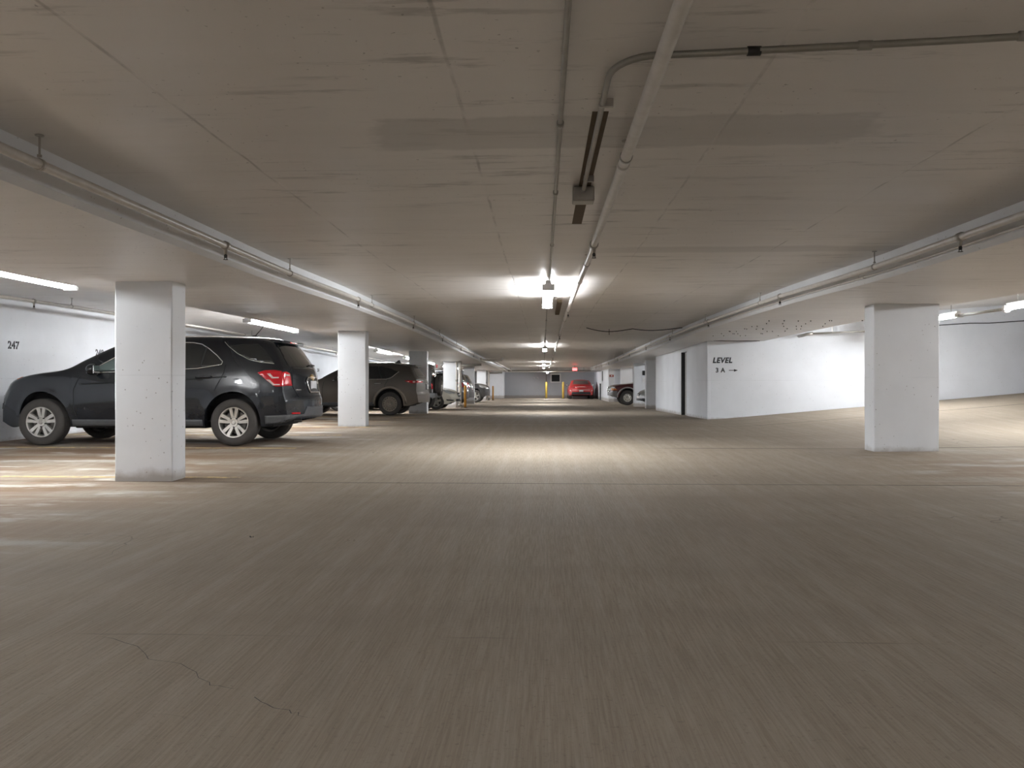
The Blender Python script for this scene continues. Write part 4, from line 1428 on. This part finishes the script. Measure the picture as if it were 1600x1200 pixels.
# --- 4. cream white sedan, nose to the aisle
c4 = Car('sedan_car', 'cream white sedan with its nose to the aisle between left columns', 'car', (-3.33, 32.3, fz(31.5)), math.pi, 4.55, .88,
         [(0, .46), (.04, .62), (.2, .74), (.55, .84), (1.05, .93), (1.3, .99), (1.7, 1.20), (2.1, 1.38), (2.6, 1.46), (3.1, 1.43), (3.5, 1.30), (3.9, 1.13), (4.4, 1.06), (4.50, .95), (4.55, .66)],
         [(0, .44), (.3, .70), (1.0, .86), (2.0, .93), (3.8, .98), (4.55, .95)], (.88, 3.56), paint=P_white, sill=.22, arch=.39, wr=.32, tumble=.36)
c4.both('side_window', [(1.62, .97), (2.0, 1.20), (2.4, 1.33), (3.0, 1.33), (3.45, 1.19), (3.6, 1.03)], M_glass)
c4.patch('windscreen', [(-.66, 1.02), (-.54, 1.36), (.54, 1.36), (.66, 1.02)], 'F', M_glass)
c4.patch('rear_windscreen', [(-.60, 1.14), (-.52, 1.34), (.52, 1.34), (.60, 1.14)], 'R', M_glass)
c4.ends('headlight', [(.42, .66), (.60, .76), (.80, .80), (.82, .72), (.62, .62)], 'F', M_head, .01)
c4.both('headlight', [(.22, .64), (.40, .76), (.66, .80), (.50, .68), (.34, .62)], M_head, .01)
c4.patch('front_grille', [(-.38, .52), (-.44, .66), (.44, .66), (.38, .52)], 'F', M_trimb, .01)
c4.line('grille_chrome', [(-.44, .67), (-.36, .50), (.36, .50), (.44, .67)], 'F', M_chrome, .014, .01, None, True)
c4.patch('lower_grille', [(-.55, .30), (-.55, .42), (.55, .42), (.55, .30)], 'F', M_trimb, .008)
c4.both('fog_light', [(.20, .34), (.20, .39), (.48, .41), (.46, .36)], M_trimb, .01)
c4.ends('tail_light', [(.45, .82), (.80, .82), (.80, .96), (.45, .94)], 'R', M_tail, .01)
plate(c4, (0, .45), 'F')
c4.mirrors(1.72, .97, P_white)
c4.add_wheels('spoke', .02, .21)

# --- 5. dark blue SUV seen through the gap behind the off-roader
c5 = Car('suv_car', 'dark blue SUV glimpsed above the spare wheel of the off-road car', 'car', (-8.2, 38.9, fz(38.5)), 0, 4.6, .92,
         [(0, .58), (.05, .82), (.3, 1.0), (.8, 1.10), (1.2, 1.16), (1.6, 1.42), (2.1, 1.66), (2.6, 1.74), (3.5, 1.74), (4.1, 1.68), (4.3, 1.55), (4.5, 1.15), (4.57, .8), (4.6, .7)],
         [(0, .55), (.3, .9), (1.0, 1.04), (2.5, 1.08), (4.6, 1.12)], (.9, 3.65), paint=P_blue, tumble=.25)
c5.both('side_window', [(1.7, 1.12), (2.0, 1.36), (2.4, 1.54), (3.3, 1.58), (4.0, 1.52), (4.2, 1.2)], M_glass)
c5.bline('window_chrome', [(1.65, 1.10), (2.0, 1.38), (2.4, 1.57), (3.3, 1.61), (4.02, 1.55), (4.24, 1.18), (1.65, 1.10)], M_chrome, .012, .004)
c5.patch('rear_windscreen', [(-.62, 1.22), (-.56, 1.55), (.56, 1.55), (.62, 1.22)], 'R', M_glass)
c5.patch('windscreen', [(-.66, 1.2), (-.58, 1.58), (.58, 1.58), (.66, 1.2)], 'F', M_glass)
c5.ends('tail_light', [(.62, .92), (.84, .92), (.84, 1.14), (.66, 1.14)], 'R', M_tail, .01)
c5.ends('headlight', [(.50, .80), (.78, .90), (.80, .80), (.52, .74)], 'F', M_head, .01)
plate(c5, (0, .85), 'R')
c5.mirrors(1.85, 1.1, P_blue)
c5.add_wheels('spoke')

# --- 6. charcoal SUV, nose to the aisle by the fifth column
c6 = Car('suv_car', 'charcoal SUV with its nose to the aisle behind the fifth left column', 'car', (-3.20, 48.6, fz(48.0)), math.pi, 4.6, .93,
         [(0, .62), (.04, .86), (.15, 1.0), (.5, 1.12), (1.1, 1.2), (1.3, 1.26), (1.7, 1.52), (2.1, 1.72), (2.6, 1.80), (3.6, 1.80), (4.3, 1.72), (4.5, 1.3), (4.57, .9), (4.6, .75)],
         [(0, .60), (.25, .95), (1.0, 1.10), (2.5, 1.15), (4.6, 1.18)], (.82, 3.62), paint=P_char, tumble=.22, wr=.38, arch=.48)
c6.both('side_window', [(1.7, 1.18), (2.0, 1.42), (2.4, 1.60), (3.3, 1.64), (4.1, 1.60), (4.25, 1.24)], M_glass)
c6.patch('windscreen', [(-.70, 1.28), (-.60, 1.64), (.60, 1.64), (.70, 1.28)], 'F', M_glass)
c6.patch('rear_windscreen', [(-.62, 1.28), (-.56, 1.62), (.56, 1.62), (.62, 1.28)], 'R', M_glass)
c6.ends('headlight', [(.46, .86), (.60, 1.0), (.84, 1.03), (.84, .90), (.62, .82)], 'F', M_head, .01)
c6.both('headlight', [(.20, .88), (.30, 1.0), (.62, 1.06), (.56, .92), (.34, .86)], M_head, .01)
c6.patch('front_grille', [(-.40, .66), (-.42, .95), (.42, .95), (.40, .66)], 'F', M_trimb, .01)
c6.line('grille_bar', [(-.42, .80), (.42, .80)], 'F', M_chrome, .02, .012)
c6.ends('tail_light', [(.62, .95), (.84, .95), (.84, 1.2), (.66, 1.2)], 'R', M_tail, .01)
plate(c6, (0, .5), 'F')
c6.mirrors(1.85, 1.16, P_char)
c6.add_wheels('spoke')

# --- 7. dark hatchback between drain pipe and fifth column
c7 = Car('hatchback_car', 'dark car with red tail light half hidden behind the cream drain pipe', 'car', (-8.05, 41.9, fz(41.5)), 0, 4.45, .90,
         [(0, .55), (.05, .78), (.3, .96), (1.1, 1.08), (1.6, 1.36), (2.1, 1.58), (2.6, 1.66), (3.6, 1.64), (4.1, 1.54), (4.3, 1.2), (4.42, .85), (4.45, .65)],
         [(0, .52), (.3, .86), (1.0, 1.0), (2.5, 1.04), (4.45, 1.08)], (.88, 3.55), paint=P_char, tumble=.25, wr=.335, arch=.42)
c7.both('side_window', [(1.7, 1.08), (2.0, 1.30), (2.4, 1.46), (3.3, 1.50), (3.9, 1.44), (4.0, 1.14)], M_glass)
c7.patch('rear_windscreen', [(-.62, 1.18), (-.56, 1.50), (.56, 1.50), (.62, 1.18)], 'R', M_glass)
c7.patch('windscreen', [(-.66, 1.16), (-.58, 1.50), (.58, 1.50), (.66, 1.16)], 'F', M_glass)
for vw in 'NS':
    c7.patch('tail_light', [(4.02, .92), (4.05, 1.18), (4.16, 1.18), (4.20, .92)], vw, M_tail, .012)
c7.ends('tail_light', [(.62, .90), (.82, .90), (.82, 1.16), (.66, 1.16)], 'R', M_tail, .01)
c7.ends('headlight', [(.50, .74), (.78, .84), (.80, .74), (.52, .68)], 'F', M_head, .01)
plate(c7, (0, .8), 'R')
c7.mirrors(1.82, 1.06, P_char)
c7.add_wheels('spoke')

# --- 8. red car at the far wall, tail towards the aisle
c8 = Car('coupe_car', 'bright red car parked nose-in at the far end wall', 'car', (2.83, 63.3, fz(61)), -math.pi / 2, 4.4, .92,
         [(0, .50), (.05, .68), (.3, .80), (1.1, .95), (1.35, 1.02), (1.8, 1.26), (2.2, 1.41), (2.6, 1.45), (3.0, 1.42), (3.5, 1.26), (3.9, 1.10), (4.28, 1.05), (4.34, .96), (4.37, .62), (4.40, .50)],
         [(0, .48), (.3, .74), (1.0, .88), (2.2, .94), (4.0, .98), (4.4, .95)], (.86, 3.55), paint=P_red, sill=.22, arch=.40, wr=.33, tumble=.40, bow=(.30, .22))
c8.both('side_window', [(1.7, .98), (2.05, 1.20), (2.4, 1.32), (3.0, 1.30), (3.4, 1.16), (3.5, 1.02)], M_glass)
c8.patch('rear_windscreen', [(-.60, 1.12), (-.50, 1.37), (.50, 1.37), (.60, 1.12)], 'R', M_glassd)
c8.patch('windscreen', [(-.64, 1.05), (-.54, 1.34), (.54, 1.34), (.64, 1.05)], 'F', M_glass)
c8.patch('diffuser_panel', [(-.72, .34), (-.66, .54), (.66, .54), (.72, .34)], 'R', M_trimb, .012)
c8.ends('tail_light', [(.44, .84), (.44, .92), (.80, .95), (.82, .86)], 'R', M_tail, .012)
c8.ends('corner_reflector', [(.70, .58), (.80, .70), (.84, .60)], 'R', M_tailw, .012)
c8.patch('lower_trim', [(-.66, .66), (-.62, .70), (.62, .70), (.66, .66)], 'R', M_tailw, .012)
c8.patch('rear_lettering_bar', [(-.30, .89), (-.30, .93), (.30, .93), (.30, .89)], 'R', M_tailw, .01)
plate(c8, (0, .60), 'R')
c8.ends('headlight', [(.46, .62), (.74, .70), (.76, .62)], 'F', M_head, .01)
c8.mirrors(1.75, .98, M_trimb)
c8.add_wheels('spoke', .02, .23)

# --- 9. maroon SUV nosing out on the right
c9 = Car('suv_car', 'maroon SUV with grey bumper nosing out from the right bay', 'car', (3.42, 42.1, fz(41.5)), 0, 4.75, .92,
         [(0, .70), (.04, .92), (.14, 1.01), (.45, 1.07), (1.2, 1.15), (1.4, 1.22), (1.75, 1.48), (2.1, 1.70), (2.6, 1.78), (4.2, 1.78), (4.5, 1.68), (4.66, 1.2), (4.72, .85), (4.75, .7)],
         [(0, .68), (.25, .95), (1.0, 1.06), (2.5, 1.10), (4.75, 1.12)], (.92, 3.75), paint=P_mar, sill=.40, arch=.50, wr=.385, tumble=.20, bow=(.22, .18))
c9.both('side_window', [(1.8, 1.14), (2.05, 1.40), (2.4, 1.60), (3.4, 1.64), (4.3, 1.60), (4.4, 1.16)], M_glass)
c9.patch('windscreen', [(-.68, 1.26), (-.60, 1.62), (.60, 1.62), (.68, 1.26)], 'F', M_glass)
c9.patch('rear_windscreen', [(-.62, 1.22), (-.58, 1.60), (.58, 1.60), (.62, 1.22)], 'R', M_glass)
c9.bline('arch_flare', [(.92 - .52 * math.cos(math.pi * k / 14), .39 + .525 * math.sin(math.pi * k / 14)) for k in range(15)], P_silv, .035, -.008)
c9.both('bumper_skin', [(.0, .42), (.06, .70), (.40, .74), (.41, .44)], P_gray, .018)
c9.patch('bumper_skin', [(-.80, .42), (-.82, .70), (.82, .70), (.80, .42)], 'F', P_gray, .018)
c9.both('turn_signal', [(.10, .76), (.13, .88), (.34, .84), (.40, .78)], M_amber, .014)
c9.both('headlight', [(.10, .88), (.14, .96), (.26, .93), (.34, .86)], M_head, .014)
c9.ends('headlight', [(.48, .78), (.50, .92), (.78, .90), (.80, .78)], 'F', M_head, .012)
c9.patch('front_grille', [(-.42, .72), (-.42, .94), (.42, .94), (.42, .72)], 'F', M_trimb, .012)
c9.line('grille_bar', [(-.42, .83), (.42, .83)], 'F', M_chrome, .02, .02)
c9.line('grille_bar', [(0, .72), (0, .94)], 'F', M_chrome, .02, .02)
c9.line('grille_chrome', [(-.44, .71), (-.44, .95), (.44, .95), (.44, .71)], 'F', M_chrome, .018, .014, None, True)
c9.ends('tail_light', [(.66, .9), (.84, .9), (.84, 1.2), (.70, 1.2)], 'R', M_tail, .01)
c9.mirrors(1.9, 1.1, P_mar)
c9.add_wheels('offroad', .02, .24)

# --- 10. silver car nose
c10 = Car('sedan_car', 'silver car whose nose peeks out beside the grey right column', 'car', (4.22, 36.1, fz(35.5)), 0, 4.4, .84,
          [(0, .46), (.04, .60), (.15, .72), (.5, .86), (1.05, .95), (1.3, 1.02), (1.7, 1.22), (2.1, 1.38), (2.6, 1.45), (3.1, 1.42), (3.5, 1.30), (3.9, 1.12), (4.25, 1.04), (4.35, .9), (4.4, .62)],
          [(0, .44), (.3, .74), (1.0, .88), (2.0, .93), (3.8, .98), (4.4, .94)], (.86, 3.45), paint=P_silv, sill=.22, arch=.38, wr=.315, tumble=.34)
c10.both('side_window', [(1.62, .98), (2.0, 1.20), (2.4, 1.33), (3.0, 1.33), (3.4, 1.19), (3.5, 1.03)], M_glass)
c10.patch('windscreen', [(-.62, 1.05), (-.52, 1.36), (.52, 1.36), (.62, 1.05)], 'F', M_glass)
c10.patch('rear_windscreen', [(-.56, 1.14), (-.50, 1.34), (.50, 1.34), (.56, 1.14)], 'R', M_glass)
c10.ends('headlight', [(.44, .62), (.60, .72), (.76, .76), (.78, .66), (.62, .58)], 'F', M_head, .01)
c10.both('headlight', [(.20, .62), (.34, .74), (.56, .79), (.44, .68), (.32, .60)], M_head, .01)
c10.patch('lower_grille', [(-.66, .28), (-.66, .40), (.66, .40), (.66, .28)], 'F', M_trimb, .01)
c10.both('fog_light', [(.16, .30), (.16, .42), (.36, .42), (.34, .30)], M_trimb, .01)
c10.patch('front_grille', [(-.36, .50), (-.40, .62), (.40, .62), (.36, .50)], 'F', M_trimb, .01)
c10.ends('tail_light', [(.45, .82), (.76, .82), (.76, .96), (.45, .94)], 'R', M_tail, .01)
c10.mirrors(1.70, .98, P_silv)
c10.add_wheels('spoke', .02, .2)
